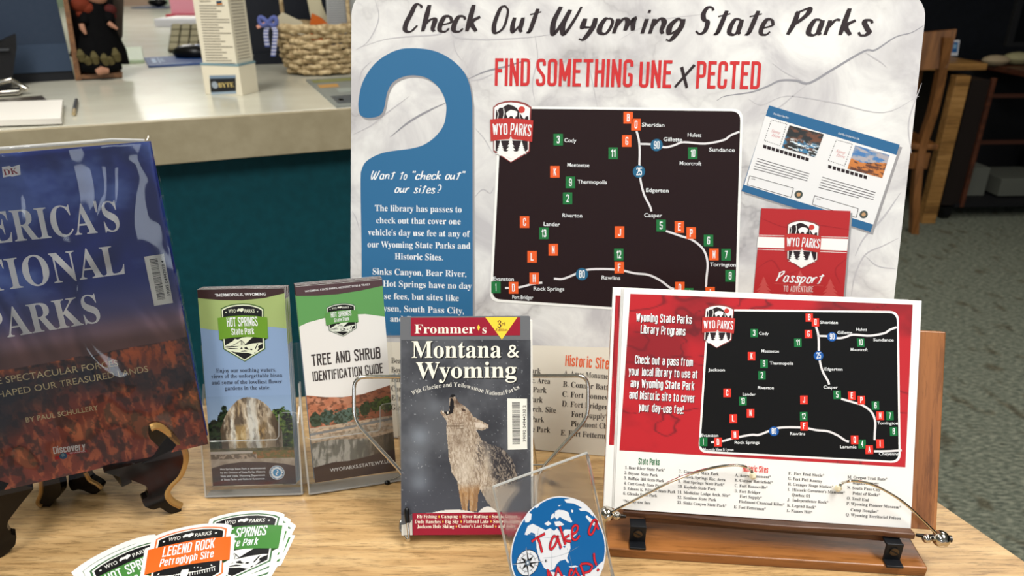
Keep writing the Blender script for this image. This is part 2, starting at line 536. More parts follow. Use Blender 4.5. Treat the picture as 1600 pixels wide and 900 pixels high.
def picture(name, quad, nx, ny, fn, z, parent, m=None):
    """Printed photo: a fine grid over quad (TL,TR,BR,BL in local metres); fn(s,t) gives sRGB 0..255."""
    s_, t_ = np.meshgrid(np.linspace(0, 1, nx + 1), np.linspace(0, 1, ny + 1))
    TL, TR, BR, BL = [np.array(q, float) for q in quad]
    P = (TL * ((1 - s_) * (1 - t_))[..., None] + TR * (s_ * (1 - t_))[..., None] + BR * (s_ * t_)[..., None] + BL * ((1 - s_) * t_)[..., None]).reshape(-1, 2)
    co = np.concatenate([P, np.full((len(P), 1), z)], 1).astype(np.float32)
    i = np.arange(nx * ny); r = i // nx; c = i % nx; a = r * (nx + 1) + c
    F = np.stack([a, a + nx + 1, a + nx + 2, a + 1], 1)
    me = bpy.data.meshes.new(name); me.vertices.add(len(co)); me.vertices.foreach_set('co', co.ravel())
    me.loops.add(F.size); me.loops.foreach_set('vertex_index', F.ravel().astype(np.int32))
    me.polygons.add(len(F)); me.polygons.foreach_set('loop_start', (np.arange(len(F)) * 4).astype(np.int32))
    me.update(calc_edges=True)
    rgb = np.clip(fn(s_, t_) / 255, 0, 1); rgb = np.where(rgb <= .04045, rgb / 12.92, ((rgb + .055) / 1.055) ** 2.4)
    at = me.attributes.new('ink', 'FLOAT_COLOR', 'POINT')
    at.data.foreach_set('color', np.concatenate([rgb.reshape(-1, 3), np.ones((len(co), 1))], 1).astype(np.float32).ravel())
    me.materials.append(m or PHOTO)
    o = bpy.data.objects.new(name, me); COL.objects.link(o); o.parent = parent
    return o


def box_obj(name, c, d, m, parent=None, bevel=0.0, rot=None):
    b = MB(); b.box(c, d, m, rot); return b.build(name, parent, bevel)


# ================================================================== THE SETTING
# carpet
fm, nt, b = node_mat('loop_carpet', 0.95, 0.1)
mp = mapping(nt, (2.0, 5.6, 1), (0, 0, 0.35))
n1 = N(nt, 'ShaderNodeTexNoise', Scale=22.0, Detail=3.0, Roughness=0.6); n2 = N(nt, 'ShaderNodeTexNoise', Scale=9.0, Detail=2.0); n3 = N(nt, 'ShaderNodeTexNoise', Scale=260.0, Detail=2.0)
nt.links.new(mp.outputs[0], n1.inputs['Vector']); nt.links.new(mp.outputs[0], n3.inputs['Vector'])
mpb = mapping(nt, (1.6, 1.0, 1), (0, 0, 0.2)); nt.links.new(mpb.outputs[0], n2.inputs['Vector'])
r1 = ramp(nt, [(0.34, (84, 89, 80)), (0.5, (116, 121, 107)), (0.66, (150, 152, 134))]); nt.links.new(n1.outputs['Fac'], r1.inputs['Fac'])
r2 = ramp(nt, [(0.58, (255, 255, 255)), (0.70, (190, 170, 154))]); nt.links.new(n2.outputs['Fac'], r2.inputs['Fac'])
mx = N(nt, 'ShaderNodeMix'); mx.data_type = 'RGBA'; mx.blend_type = 'MULTIPLY'; mx.inputs['Factor'].default_value = 0.7
nt.links.new(r1.outputs[0], mx.inputs[6]); nt.links.new(r2.outputs[0], mx.inputs[7]); nt.links.new(mx.outputs[2], b.inputs['Base Color'])
bp = N(nt, 'ShaderNodeBump', Strength=0.6, Distance=0.004); nt.links.new(n3.outputs['Fac'], bp.inputs['Height']); nt.links.new(bp.outputs[0], b.inputs['Normal'])
o = box_obj('floor', (0, 4, -0.02), (14, 16, 0.04), fm); tag(o, kind='structure')
CEIL = speckle('ceiling_tile', (214, 212, 204), (236, 234, 228), 40, 0.9)
o = box_obj('ceiling', (0, 4, 2.80), (14, 16, 0.06), CEIL); tag(o, kind='structure')
MINT = speckle('mint_wall_paint', (196, 212, 188), (206, 222, 198), 30, 0.7)
UNLITW = speckle('dark_unlit_wall', (16, 20, 30), (22, 27, 38), 30, 0.8)  # dark colour stands in for the missing light at the far right
o = box_obj('wall_back', (0, 12.03, 1.385), (14, 0.06, 2.77), MINT); tag(o, kind='structure')
o = box_obj('wall_left', (-7.03, 4, 1.385), (0.06, 16, 2.77), MINT); tag(o, kind='structure')
o = box_obj('wall_right', (7.03, 4, 1.385), (0.06, 16, 2.77), UNLITW); tag(o, kind='structure')
o = box_obj('trim_1', (-5.75, 11.97, 1.385), (0.42, 0.06, 2.77), mat((225, 190, 170), 0.6)); tag(o, kind='structure')
# partition closing off the workstation corner, its dark colour painting the unlit far right
o = box_obj('wall_workstation', (3.9, 6.2, 1.385), (5.0, 0.10, 2.77), UNLITW); tag(o, kind='structure')

# ------------------------------------------------------------------ display table
OAK = wood('oak_table_top', (164, 128, 82), (188, 153, 104), (206, 174, 126), 4.2, 'x', 0.34, rot=-0.2, streak=0.75)
OAKD = wood('oak_table_edge', (110, 78, 44), (140, 100, 60), (160, 120, 74), 2, 'x', 0.4)
t = thing('display_table', 'light oak display table carrying the books, brochures and poster', 'table', loc=(0, 0.55, 0))
back_r = (0.318, 0.938); back_l = (-1.25, 0.664); fr_l = (-1.05, 0.14); fr_r = (0.675, 0.14)
pts = [fr_l, fr_r, back_r, back_l]
b = MB(); b.prism([(x, y - 0.55) for x, y in arc_round(pts, 0.02)], TZ - 0.028, TZ, OAK, OAKD); b.build('table_top', t, 0.002)
for x, y in ((-0.88, 0.24), (0.5, 0.24), (0.22, 0.83), (-1.05, 0.62)):
    b = MB(); b.box((x, y - 0.55, (TZ - 0.028) / 2), (0.055, 0.055, TZ - 0.028), OAKD); b.build('leg', t, 0.003)

# ------------------------------------------------------------------ service counter
E1 = Vector((0.925, 0.381, 0)).normalized(); E2 = Vector((-E1.y, E1.x, 0)); CO = Vector((-0.431, 1.978, 0)); CZ = TZ + 0.18
CR = Matrix(((E1.x, E2.x, 0, CO.x), (E1.y, E2.y, 0, CO.y), (0, 0, 1, 0), (0, 0, 0, 1)))


def cloc(P):    # world point to counter frame
    d = Vector(P) - CO; return (d.dot(E1), d.dot(E2), P[2])


LAM = speckle('glossy_laminate', (196, 193, 176), (208, 206, 190), 6, 0.20, spec=0.6)
FASC = speckle('putty_laminate', (158, 146, 118), (168, 156, 128), 25, 0.5)
TEAL = speckle('teal_panel', (0, 66, 76), (2, 74, 84), 40, 0.6, spec=0.3)
t = thing('service_counter', 'long library service counter with glossy grey top, putty fascia and teal front', 'counter')
t.matrix_world = CR
b = MB(); b.box((-0.95, 0.431, CZ - 0.01), (3.3, 0.86, 0.02), LAM); b.box((-1.05, 3.4, CZ - 0.01), (2.5, 5.12, 0.0199), LAM); b.build('counter_top', t, 0.001)
b = MB(); b.box((-0.95, -0.009, CZ - 0.054), (3.3, 0.018, 0.106), FASC); b.build('fascia', t, 0.001)
b = MB(); b.box((-0.95, 0.07, (CZ - 0.105) / 2), (3.26, 0.04, CZ - 0.105), TEAL); b.build('front_panel', t)
b = MB(); b.box((-0.95, 0.44, CZ - 0.06), (3.26, 0.7, 0.07), TEAL); b.box((-1.05, 3.4, (CZ - 0.03) / 2), (2.3, 4.9, CZ - 0.03), TEAL); b.build('carcass', t)

# ================================================================== POSTER
INKB = mat((38, 26, 30), 0.5); INKR = mat((196, 44, 46), 0.5); INKO = mat((228, 92, 36), 0.5); INKG = mat((28, 112, 58), 0.5)
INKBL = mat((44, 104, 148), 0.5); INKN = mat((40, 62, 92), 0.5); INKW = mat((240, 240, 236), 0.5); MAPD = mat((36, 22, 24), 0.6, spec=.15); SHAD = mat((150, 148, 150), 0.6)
GREYL = mat((184, 182, 185), 0.6); GREYM = mat((142, 142, 148), 0.6)
m, nt, b = node_mat('crumpled_marble_print', 0.5)
mp = mapping(nt, (1, 1, 1)); nz = N(nt, 'ShaderNodeTexNoise', Scale=7.0, Detail=5.0, Roughness=0.6)
nt.links.new(mp.outputs[0], nz.inputs['Vector'])
va = N(nt, 'ShaderNodeVectorMath', operation='MULTIPLY_ADD'); va.inputs[1].default_value = (0.22, 0.22, 0.22)
nt.links.new(nz.outputs['Color'], va.inputs[0]); nt.links.new(mp.outputs[0], va.inputs[2])
vo = N(nt, 'ShaderNodeTexVoronoi', feature='DISTANCE_TO_EDGE', Scale=8.0); nt.links.new(va.outputs[0], vo.inputs['Vector'])
rv = ramp(nt, [(0.0, (205, 203, 205)), (0.03, (232, 231, 231)), (0.15, (255, 255, 255))]); nt.links.new(vo.outputs['Distance'], rv.inputs['Fac'])
n2 = N(nt, 'ShaderNodeTexNoise', Scale=14.0, Detail=6.0, Roughness=0.6, Distortion=0.8); nt.links.new(mp.outputs[0], n2.inputs['Vector'])
rb = ramp(nt, [(0.34, (188, 186, 188)), (0.5, (211, 210, 209)), (0.64, (228, 228, 225))]); nt.links.new(n2.outputs['Fac'], rb.inputs['Fac'])
mk = N(nt, 'ShaderNodeTexNoise', Scale=5.0); nt.links.new(mp.outputs[0], mk.inputs['Vector'])
mr = N(nt, 'ShaderNodeMapRange'); mr.inputs['From Min'].default_value = 0.42; mr.inputs['From Max'].default_value = 0.62; nt.links.new(mk.outputs['Fac'], mr.inputs['Value'])
mx = N(nt, 'ShaderNodeMix'); mx.data_type = 'RGBA'; mx.blend_type = 'MULTIPLY'
nt.links.new(mr.outputs[0], mx.inputs[0]); nt.links.new(rb.outputs[0], mx.inputs[6]); nt.links.new(rv.outputs[0], mx.inputs[7]); nt.links.new(mx.outputs[2], b.inputs['Base Color'])
MARBLE = m

PF = Frame.pose(-0.1973685, 0.7470783, 0.0016, -0.1308299, 0.2721226, 0.0026952)
PW, PH = 0.60944, 0.5200
poster = thing('poster_board', 'large white poster board with rounded corners headed Check Out Wyoming State Parks', 'poster', PF)
b = MB(); c = [(0, 0), (PW, 0), (PW, PH), (0, PH)]
outl = [(0, 0), (PW, 0)] + [(PW - 0.029 + 0.029 * math.cos(a), PH - 0.029 + 0.029 * math.sin(a)) for a in np.linspace(0, math.pi / 2, 9)] + \
       [(0.029 - 0.029 * math.sin(a), PH - 0.029 + 0.029 * math.cos(a)) for a in np.linspace(0, math.pi / 2, 9)]
b.prism(outl, -0.005, 0, MARBLE, mat((238, 238, 236), 0.6)); b.build('board', poster)
b = MB()   # fold-out easel at the back of the board
b.add([(0.25, 0.36, -0.005), (0.36, 0.36, -0.005), (0.40, 0.03, -0.13), (0.21, 0.03, -0.13), (0.25, 0.36, -0.008), (0.36, 0.36, -0.008), (0.40, 0.03, -0.133), (0.21, 0.03, -0.133)],
      [(0, 1, 2, 3), (7, 6, 5, 4), (0, 4, 5, 1), (1, 5, 6, 2), (2, 6, 7, 3), (3, 7, 4, 0)], mat((150, 120, 84), 0.8)); b.build('back_strut', poster)
k = Ink(PF)
k.poly([(548, 533), (700, 536), (950, 543), (1390, 560), (1372, 755), (942, 712), (548, 676)], mat((226, 220, 205), 0.55), 0.0001); k.build('list_panel', poster)
k = Ink(PF)
for pl, wd, mm in [([(1120, 157), (1134, 150), (1174, 144), (1199, 135), (1219, 126), (1244, 126), (1264, 130), (1302, 108), (1350, 80), (1368, 78), (1399, 58), (1424, 51), (1443, 40)], 3.2, GREYM),
        ([(1264, 130), (1245, 145), (1232, 156), (1214, 170), (1190, 178)], 2, GREYL), ([(1207, 99), (1230, 115), (1262, 130)], 1.6, GREYL), ([(1352, 82), (1376, 97), (1385, 105)], 1.8, GREYL),
        ([(566, 73), (600, 62), (640, 57), (684, 54), (702, 44), (712, 58), (760, 62), (830, 58), (870, 52)], 2, GREYL), ([(586, 0), (592, 22), (588, 42), (574, 66), (556, 78)], 1.8, GREYL),
        ([(730, 124), (758, 112), (790, 104), (830, 92)], 2.6, GREYM), ([(736, 126), (750, 124), (770, 116)], 2, GREYL), ([(708, 62), (712, 80), (722, 95)], 1.5, GREYL), ([(836, 56), (840, 90), (832, 130), (836, 160)], 1.6, GREYL),
        ([(914, 58), (918, 88), (926, 130), (934, 170)], 1.4, GREYL), ([(740, 310), (754, 296), (766, 302), (772, 292)], 1.8, GREYL), ([(552, 210), (580, 196), (600, 180), (640, 150)], 2, GREYL),
        ([(610, 214), (640, 190), (672, 172), (698, 160)], 3, GREYM), ([(1408, 300), (1380, 340), (1350, 372), (1336, 400)], 3, GREYL), ([(1404, 372), (1380, 384), (1352, 398), (1336, 430), (1330, 462)], 2.2, GREYL),
        ([(1352, 400), (1372, 416), (1400, 420)], 1.6, GREYL), ([(1440, 130), (1420, 190), (1424, 240)], 2, GREYL), ([(1170, 155), (1190, 164), (1230, 150), (1300, 160), (1380, 176), (1436, 150)], 1.6, GREYL),
        ([(560, 130), (566, 110), (580, 96)], 1.6, GREYL), ([(742, 200), (756, 216), (770, 240)], 1.4, GREYL), ([(968, 62), (1000, 44), (1040, 30), (1100, 22)], 1.2, GREYL), ([(550, 330), (556, 340), (562, 360)], 1.4, GREYL)]:
    k.line(pl, wd, mm, 0.00012, taper=True)
k.build('crease_print', poster, kind='stuff')
k = Ink(PF)
for s_, a, e in [('Check', (629, 49), (751, 49)), ('Out', (768, 50), (845, 50.5)), ('Wyoming', (859, 51.5), (1070, 53)), ('State', (1086, 53), (1209, 54)), ('Parks', (1228, 54), (1363, 55))]:
    k.text(s_, 'brush', a, e, 41, INKB, 0.0003)
for s_, a, e in [('FIND', (773, 134), (827.5, 134.5)), ('SOMETHING', (837, 134.5), (988, 136.5)), ('UNE', (998, 137), (1048.5, 137.5)), ('PECTED', (1087, 138.5), (1186.6, 139.5))]:
    k.text(s_, 'goth', a, e, 43, INKR, 0.0003)
k.text('X', 'brush', (1053, 136), (1083, 138), 41, INKB, 0.0004)
k.build('title_lettering', poster)
# door-hanger graphic
k = Ink(PF)
hp = [(40, 215), (40, 190), (50, 140), (75, 95), (110, 60), (160, 35), (210, 30), (270, 38), (320, 62), (360, 100), (380, 145), (388, 200), (390, 910), (52, 910),
      (49, 640), (46, 440), (50, 400), (65, 375), (100, 355), (140, 345), (200, 337), (240, 325), (275, 300), (300, 265), (308, 225), (305, 190), (285, 150), (250, 122),
      (210, 113), (175, 118), (145, 135), (128, 165), (120, 205), (112, 228), (95, 240), (65, 243), (46, 235)]
P = [(540 + x / 1.958, 60 + y / 1.958) for x, y in hp]; P = P[14:] + P[:14]; P = [(565.5, 524)] + catmull(P[:-2], 6) + [(739, 524)]
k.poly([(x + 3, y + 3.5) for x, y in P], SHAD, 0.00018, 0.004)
k.poly(P, INKBL, 0.00026, 0.004)
W2 = mat((232, 236, 238), 0.5); f = lambda x, y: (550 + x / 3.46, 240 + y / 3.46)
for s_, a, e in [('The library has passes to', (125, 310), (593, 318)), ('check out that cover one', (132, 376), (588, 383)), ("vehicle's day use fee at any of", (87, 441), (638, 450)), ('our Wyoming State Parks and', (85, 506), (640, 515)),
        ('Historic Sites.', (232, 571), (492, 577)), ('Sinks Canyon, Bear River,', (113, 653), (618, 666)), ('and Hot Springs have no day', (84, 716), (647, 732)), ('use fees, but sites like', (148, 785), (578, 797)), ('Boysen, South Pass City,', (118, 850), (605, 866)), ('and Guernsey do.', (207, 908), (540, 920))]:
    k.text(s_, 'serif', f(*a), f(*e), 9.6, W2, 0.00036)
for s_, a, e in [('Want', (103, 137), (237, 138)), ('to', (258, 138), (300, 139)), ('"check', (328, 139), (484, 139)), ('out"', (503, 139), (615, 140)), ('our', (230, 210), (313, 212)), ('sites?', (333, 212), (485, 214))]:
    k.text(s_, 'brushn', f(*a), f(*e), 13, W2, 0.00036)
k.build('door_hanger_graphic', poster)


# --- the state map, in poster pixels; the sheet reuses it through a homography
def homog(src, dst):
    A = []; B = []
    for (x, y), (u, v) in zip(src, dst):
        A += [[x, y, 1, 0, 0, 0, -u * x, -u * y], [0, 0, 0, x, y, 1, -v * x, -v * y]]; B += [u, v]
    h = np.linalg.solve(np.array(A, float), np.array(B, float)); return np.append(h, 1).reshape(3, 3)


MC = lambda x, y: (760 + x / 2.727, 150 + y / 2.727)
MARK = [('B', 604, 93), ('O', 637, 122), ('3', 306, 186), ('G', 598, 192), ('11', 540, 244), ('10', 879, 244), ('K', 292, 323), ('9', 358, 368), ('2', 346, 436), ('C', 163, 537), ('13', 245, 585), ('N', 285, 655),
        ('L', 195, 685), ('J', 567, 580), ('12', 564, 675), ('F', 566, 731), ('5', 744, 552), ('E', 822, 558), ('P', 872, 584), ('6', 946, 616), ('M', 969, 675), ('7', 1021, 676), ('8', 1038, 766), ('H', 204, 777), ('1', 41, 815), ('D', 116, 817)]
NAMES = [('Sheridan', 662, 758, 130), ('Cody', 332, 383, 196), ('Gillette', 754, 834, 192), ('Hulett', 857, 915, 173), ('Sundance', 948, 1058, 236), ('Moorcroft', 823, 915, 294), ('Meeteetse', 345, 438, 301), ('Thermopolis', 388, 513, 373),
         ('Edgerton', 680, 776, 409), ('Riverton', 324, 408, 516), ('Casper', 672, 748, 515), ('Lander', 244, 313, 553), ('Torrington', 952, 1062, 725), ('Rawlins', 491, 570, 781), ('Evanston', 30, 117, 786), ('Rock Springs', 202, 331, 828)]
ROADS = [[(640, 150), (650, 190), (653, 240), (652, 300), (657, 360), (672, 420), (697, 470), (703, 492)], [(650, 204), (700, 206), (760, 218), (800, 210), (840, 197), (930, 203), (1010, 188), (1040, 168), (1078, 152)],
         [(765, 575), (830, 597), (880, 615), (925, 655), (942, 710), (938, 770), (935, 815)]]


def state_map(k, T, quad, z, sc, ro, rg, rblue, dark, extra):
    """k ink, T poster px -> this px, sc scale of sizes."""
    k.poly([(q[0] + dx * sc, q[1] + dy * sc) for q, (dx, dy) in zip(quad, ((-4, -4), (4, -4), (4, 4), (-4, 4)))], INKW, z, 0.011 * sc)
    k.poly(quad, dark, z + 0.00008, 0.010 * sc)
    wr = mat((222, 220, 222), 0.5)
    for r in ROADS + extra['roads']: k.line([T(*MC(*p)) for p in r], 3.2 * sc * extra.get('rw', 1), wr, z + 0.00016)
    for n_, x, y in MARK + extra['marks']:
        col = rg if n_.isdigit() else ro
        c = [T(*MC(x + dx, y + dy)) for dx, dy in ((-20, -25), (20, -25), (20, 25), (-20, 25))]
        k.poly(c, col, z + 0.00024)
        hw = 6 if len(n_) == 1 else 10
        k.text(n_, 'gothb', T(*MC(x - hw + (4 if n_ in '1I' else 0), y + 16)), T(*MC(x + hw - (4 if n_ in '1I' else 0), y + 16)), 12 * sc, W2, z + 0.00032)
    for n_, x, y in (('90', 725, 209), ('25', 650, 322), ('80', 407, 759)):
        k.disc(T(*MC(x, y)), 9.6 * sc, rblue, z + 0.00024); k.text(n_, 'gothb', T(*MC(x - 12, y + 16)), T(*MC(x + 12, y + 16)), 12 * sc, W2, z + 0.00032)
    for n_, x0, x1, y in NAMES + extra['names']:
        k.text(n_, 'sansb', T(*MC(x0, y)), T(*MC(x1, y + 2)), 6.2 * sc, W2, z + 0.00034)


k = Ink(PF); PQ = [(784, 169.5), (1157, 174), (1148, 493), (769, 467)]
state_map(k, lambda x, y: (x, y), PQ, 0.0003, 1.0, INKO, INKG, mat((34, 98, 134), 0.5), MAPD,
          dict(roads=[[(288, 778), (330, 778), (400, 750), (450, 738), (560, 740), (630, 755), (690, 762), (740, 785), (780, 815), (800, 822)], [(80, 818), (140, 815), (200, 800), (238, 795)], [(860, 860), (930, 862), (1050, 868)]],
               marks=[('Q', 824, 817), ('4', 862, 843), ('I', 953, 838), ('A', 892, 868)], names=[('Fort Bridger', 111, 199, 864), ('Laramie', 730, 800, 858)]))
k.build('map_print', poster)


def wyo_badge(k, anchors, z):
    """Shield with mountains, bison, red banner and three firs; anchors: banner left top, banner right top, tip."""
    L = LInk(k, [(55, 285), (660, 300), (345, 890)], anchors)
    R = mat((186, 52, 48), 0.5)
    L.poly([(100, 110), (165, 60), (260, 32), (350, 22), (450, 32), (545, 55), (635, 112), (625, 300), (612, 735), (480, 820), (345, 893), (200, 800), (100, 735), (95, 300)], mat((140, 64, 62), 0.5), z)
    L.poly([(116, 118), (180, 78), (270, 55), (350, 48), (440, 58), (540, 85), (615, 128), (606, 300), (596, 724), (345, 882), (112, 720), (112, 300)], INKW, z + 6e-5)
    L.poly([(138, 150), (165, 160), (185, 125), (235, 122), (265, 95), (310, 76), (370, 92), (430, 128), (470, 190), (520, 270), (540, 280), (555, 245), (590, 235), (595, 300), (595, 320), (130, 320)], INKB, z + 1.2e-4)
    L.line([(155, 160), (170, 210), (155, 290)], 9, INKW, z + 1.6e-4); L.line([(245, 130), (252, 200), (232, 300)], 12, INKW, z + 1.6e-4); L.line([(465, 195), (470, 240), (480, 290)], 8, INKW, z + 1.6e-4)
    L.poly([(283, 190), (310, 170), (345, 152), (400, 160), (438, 180), (432, 235), (410, 250), (405, 275), (385, 275), (370, 240), (340, 235), (318, 262), (300, 262), (290, 230), (280, 215)], INKW, z + 1.8e-4)
    L.disc((498, 150), 46, mat((196, 62, 54), 0.5), z + 1.2e-4, 20)
    L.poly([(130, 580), (585, 580), (585, 700), (560, 735), (345, 735), (130, 735)], INKB, z + 1.2e-4)
    for cx, top, h, wd in ((200, 575, 200, 75), (345, 515, 300, 100), (495, 580, 190, 75)):
        p = [(cx, top)]; n = 6
        for i in range(n):
            yy = top + h * (i + 1) / n; ww = wd * (i + 1) / n; p += [(cx + ww, yy), (cx + ww * .45, yy - 4)]
        q = [(2 * cx - x, y) for x, y in p[1:]][::-1]
        L.poly(p + [(cx + 14, top + h + 20), (cx - 14, top + h + 20)] + q, INKW, z + (2.6e-4 if cx == 345 else 1.8e-4))
    L.poly([(55, 285), (200, 272), (350, 268), (500, 280), (660, 300), (645, 600), (500, 575), (345, 562), (200, 570), (60, 590)], R, z + 2.0e-4)
    L.poly([(325, 565), (345, 515), (368, 565), (350, 600)], INKW, z + 2.6e-4)
    L.text('WYO', 'goth', (90, 505), (300, 500), 160, W2, z + 3e-4); L.text('PARKS', 'goth', (335, 500), (625, 522), 165, W2, z + 3e-4)


k = Ink(PF); wyo_badge(k, [(760 + 55 / 9, 155 + 285 / 9), (760 + 660 / 9, 155 + 300 / 9), (760 + 345 / 9, 155 + 890 / 9)], 0.0008); k.build('shield_print', poster)
# open passport booklet
k = Ink(PF); f = lambda x, y: (1140 + x / 2.729, 150 + y / 2.729); ICE = mat((226, 226, 226), 0.5); BL2 = mat((42, 98, 142), 0.5)
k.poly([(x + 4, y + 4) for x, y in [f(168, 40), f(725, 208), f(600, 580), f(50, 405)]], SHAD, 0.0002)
k.poly([f(168, 40), f(725, 208), f(600, 580), f(50, 405)], BL2, 0.0003)
k.poly([f(152, 84), f(712, 252), f(612, 548), f(62, 378)], ICE, 0.00036)
for q in ([(178, 102), (243, 120), (215, 212), (148, 190)], [(455, 187), (522, 205), (490, 298), (420, 275)]):
    for i in range(4):
        a, e = q[i], q[(i + 1) % 4]
        for j in range(9):
            u0, u1 = j / 9, (j + .5) / 9
            k.line([f(a[0] + (e[0] - a[0]) * u0, a[1] + (e[1] - a[1]) * u0), f(a[0] + (e[0] - a[0]) * u1, a[1] + (e[1] - a[1]) * u1)], 1.0, INKB, 0.00044, False)
    cx, cy = (q[0][0] + q[2][0]) / 2, (q[0][1] + q[2][1]) / 2; pk = mat((205, 150, 150), 0.5)
    for j, w_ in enumerate(('Stamp', 'Here')): k.text(w_, 'serifi', f(cx - 20, cy - 4 + 18 * j), f(cx + 18, cy + 6 + 18 * j), 4.5, pk, 0.00044)
for (x0, y0, x1, y1, n_) in ((150, 216, 330, 270, 11), (427, 302, 578, 346, 9)):
    for j in range(n_):
        u = j / (n_ - 1); cx = x0 + (x1 - x0) * u; cy = y0 + (y1 - y0) * u
        k.poly([f(cx - 7, cy - 9), f(cx + 8, cy - 5), f(cx + 6, cy + 9), f(cx - 8, cy + 5)], INKB, 0.00044)
for (x0, y0, x1, y1) in ((118, 266, 340, 332), (395, 346, 622, 412)):
    for j in range(5):
        k.line([f(x0 - 4 * j, y0 + 11 * j), f(x1 - 3 * j - (60 if j == 4 else 0), y1 + 10 * j - (18 if j == 4 else 0))], 1.1, mat((95, 92, 95), .6), 0.00044, False)
for q in ([(85, 340), (272, 393), (262, 432), (75, 378)], [(362, 425), (548, 480), (540, 518), (352, 462)]):
    for i in range(4): k.line([f(*q[i]), f(*q[(i + 1) % 4])], 0.8, INKB, 0.00044, False)
k.text('NOTES', 'sans', f(92, 355), f(108, 359), 2, INKB, 0.00046); k.text('NOTES', 'sans', f(370, 440), f(386, 444), 2, INKB, 0.00046)
for c_ in ((294, 420), (571, 505)): k.disc(f(*c_), 6.5, mat((70, 78, 74), .5), 0.00044); k.disc(f(*c_), 3.2, mat((190, 150, 110), .5), 0.0005)
k.text('Sinks Canyon State Park', 'sans', f(186, 78), f(250, 97), 3, W2, 0.00044); k.text('South Pass City State Historic Site', 'sans', f(462, 162), f(552, 188), 3, W2, 0.00044)
bk = k.build('booklet_print', poster)
f2 = lambda x, y: PF.uv(*f(x, y))


def creek(s, t):
    c = mixc(np.zeros(s.shape + (3,)) + (38, 42, 44), (110, 70, 52), sm(.45, .7, fbm(s * 5, t * 6)))
    c = mixc(c, (60, 120, 160), sm(.5, .6, fbm(s * 6 + 9, t * 8)) * sm(.35, .6, t)); return mixc(c, (225, 235, 240), sm(.55, .62, fbm(s * 9, t * 22)) * sm(.4, .6, t) * (s > .15) * 1.)


def butte(s, t):
    ho = .45 + .12 * np.sin(s * 4 + .5) + .05 * fbm(s * 6, s * 0); sky = mixc(np.zeros(s.shape + (3,)) + (70, 120, 175), (170, 165, 170), sm(.4, .6, fbm(s * 4, t * 7)))
    rk = mixc(np.zeros(s.shape + (3,)) + (196, 120, 56), (90, 52, 36), sm(.45, .6, fbm(s * 6, t * 12))); return np.where((t > ho)[..., None], rk, sky)


picture('creek_photo', [f2(255, 125), f2(402, 163), f2(365, 262), f2(222, 220)], 48, 34, creek, 0.0005, bk)
picture('butte_photo', [f2(535, 210), f2(682, 252), f2(650, 350), f2(502, 310)], 48, 34, butte, 0.0005, bk)
# passport cover
k = Ink(PF); RED = mat((176, 40, 44), 0.5); RED2 = mat((160, 34, 40), 0.5)
P = [f(135, 478), f(515, 490), f(485, 865), f(100, 852)]
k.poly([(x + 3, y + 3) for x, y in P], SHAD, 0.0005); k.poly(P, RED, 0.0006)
k.line([f(130, 520), f(240, 560), f(330, 545), f(510, 570)], 2, RED2, 0.00066, taper=True); k.line([f(110, 740), f(180, 700), f(230, 760), f(300, 740)], 2, RED2, 0.00066, taper=True); k.line([f(500, 690), f(450, 740), f(470, 800)], 2, RED2, 0.00066, taper=True)
TREE = mat((192, 76, 74), .5)
for cx, cy, s_ in ((145, 850, 1.0), (300, 848, 1.3), (428, 858, 1.0)):
    p = [(cx, cy - 80 * s_)]
    for i in range(4): p += [(cx + 42 * s_ * (i + 1) / 4, cy - 80 * s_ + 20 * s_ * (i + 1)), (cx + 18 * s_ * (i + 1) / 4, cy - 84 * s_ + 20 * s_ * (i + 1))]
    q = [(2 * cx - x, y) for x, y in p[1:]][::-1]; k.poly([f(*v) for v in p + q], TREE, 0.00068)
k.poly([f(121, 592), f(506, 602), f(506, 604), f(121, 594)], INKW, 0.0007); k.poly([f(121, 600), f(505, 610), f(500, 660), f(116, 645)], INKW, 0.0007); k.poly([f(116, 652), f(499, 667), f(499, 669), f(116, 654)], INKW, 0.0007)
k.text('Passport', 'brushn', f(195, 789), f(400, 800), 16, W2, 0.0008); k.text('TO ADVENTURE', 'goth', f(228, 833), f(355, 836), 9, mat((220, 190, 188), .5), 0.0008)
k.line([f(190, 800), f(400, 810)], 0.8, TREE, 0.00075, False)
wyo_badge(k, [(1225.4, 365.5), (1282.9, 368.8), (1251.8, 419.3)], 0.0009)
k.build('passport_print', poster)
# park lists at the foot of the poster
k = Ink(PF); IB2 = mat((58, 52, 50), .6)
k.text('State Parks', 'goth', (640, 558), (700, 562), 16, INKG, 0.0003)
for i, s_ in enumerate(['Bear River State Park*', 'Boysen State Park', 'Buffalo Bill State Park', 'Curt Gowdy State Park', 'Edness K. Wilkins', 'Glendo State Park']): k.text(s_, 'serif', (611.5, 567 + 14.6 * i), (.045,), 8.4, IB2, 0.0003, k=.78)
k.build('state_parks_list', poster); k = Ink(PF)
for s_, x, y in [('Guernsey State Park', 845, 584), ('Hawk Springs Rec. Area', 859.5, 599.8), ('Hot Springs State Park', 854, 614), ('Keyhole State Park', 848, 629), ('Medicine Lodge Arch. Site', 868.5, 645), ('Seminoe State Park', 850, 660), ('Sinks Canyon State Park', 859.5, 676)]:
    k.text(s_, 'serif', (x - 4.62 * len(s_), y - .06 * 4.6 * len(s_)), (x, y), 8.4, IB2, 0.0003)
k.build('more_state_parks_list', poster); k = Ink(PF); k.text('Historic Sites', 'goth', (883, 571.6), (957, 577.5), 17, INKO, 0.0003)
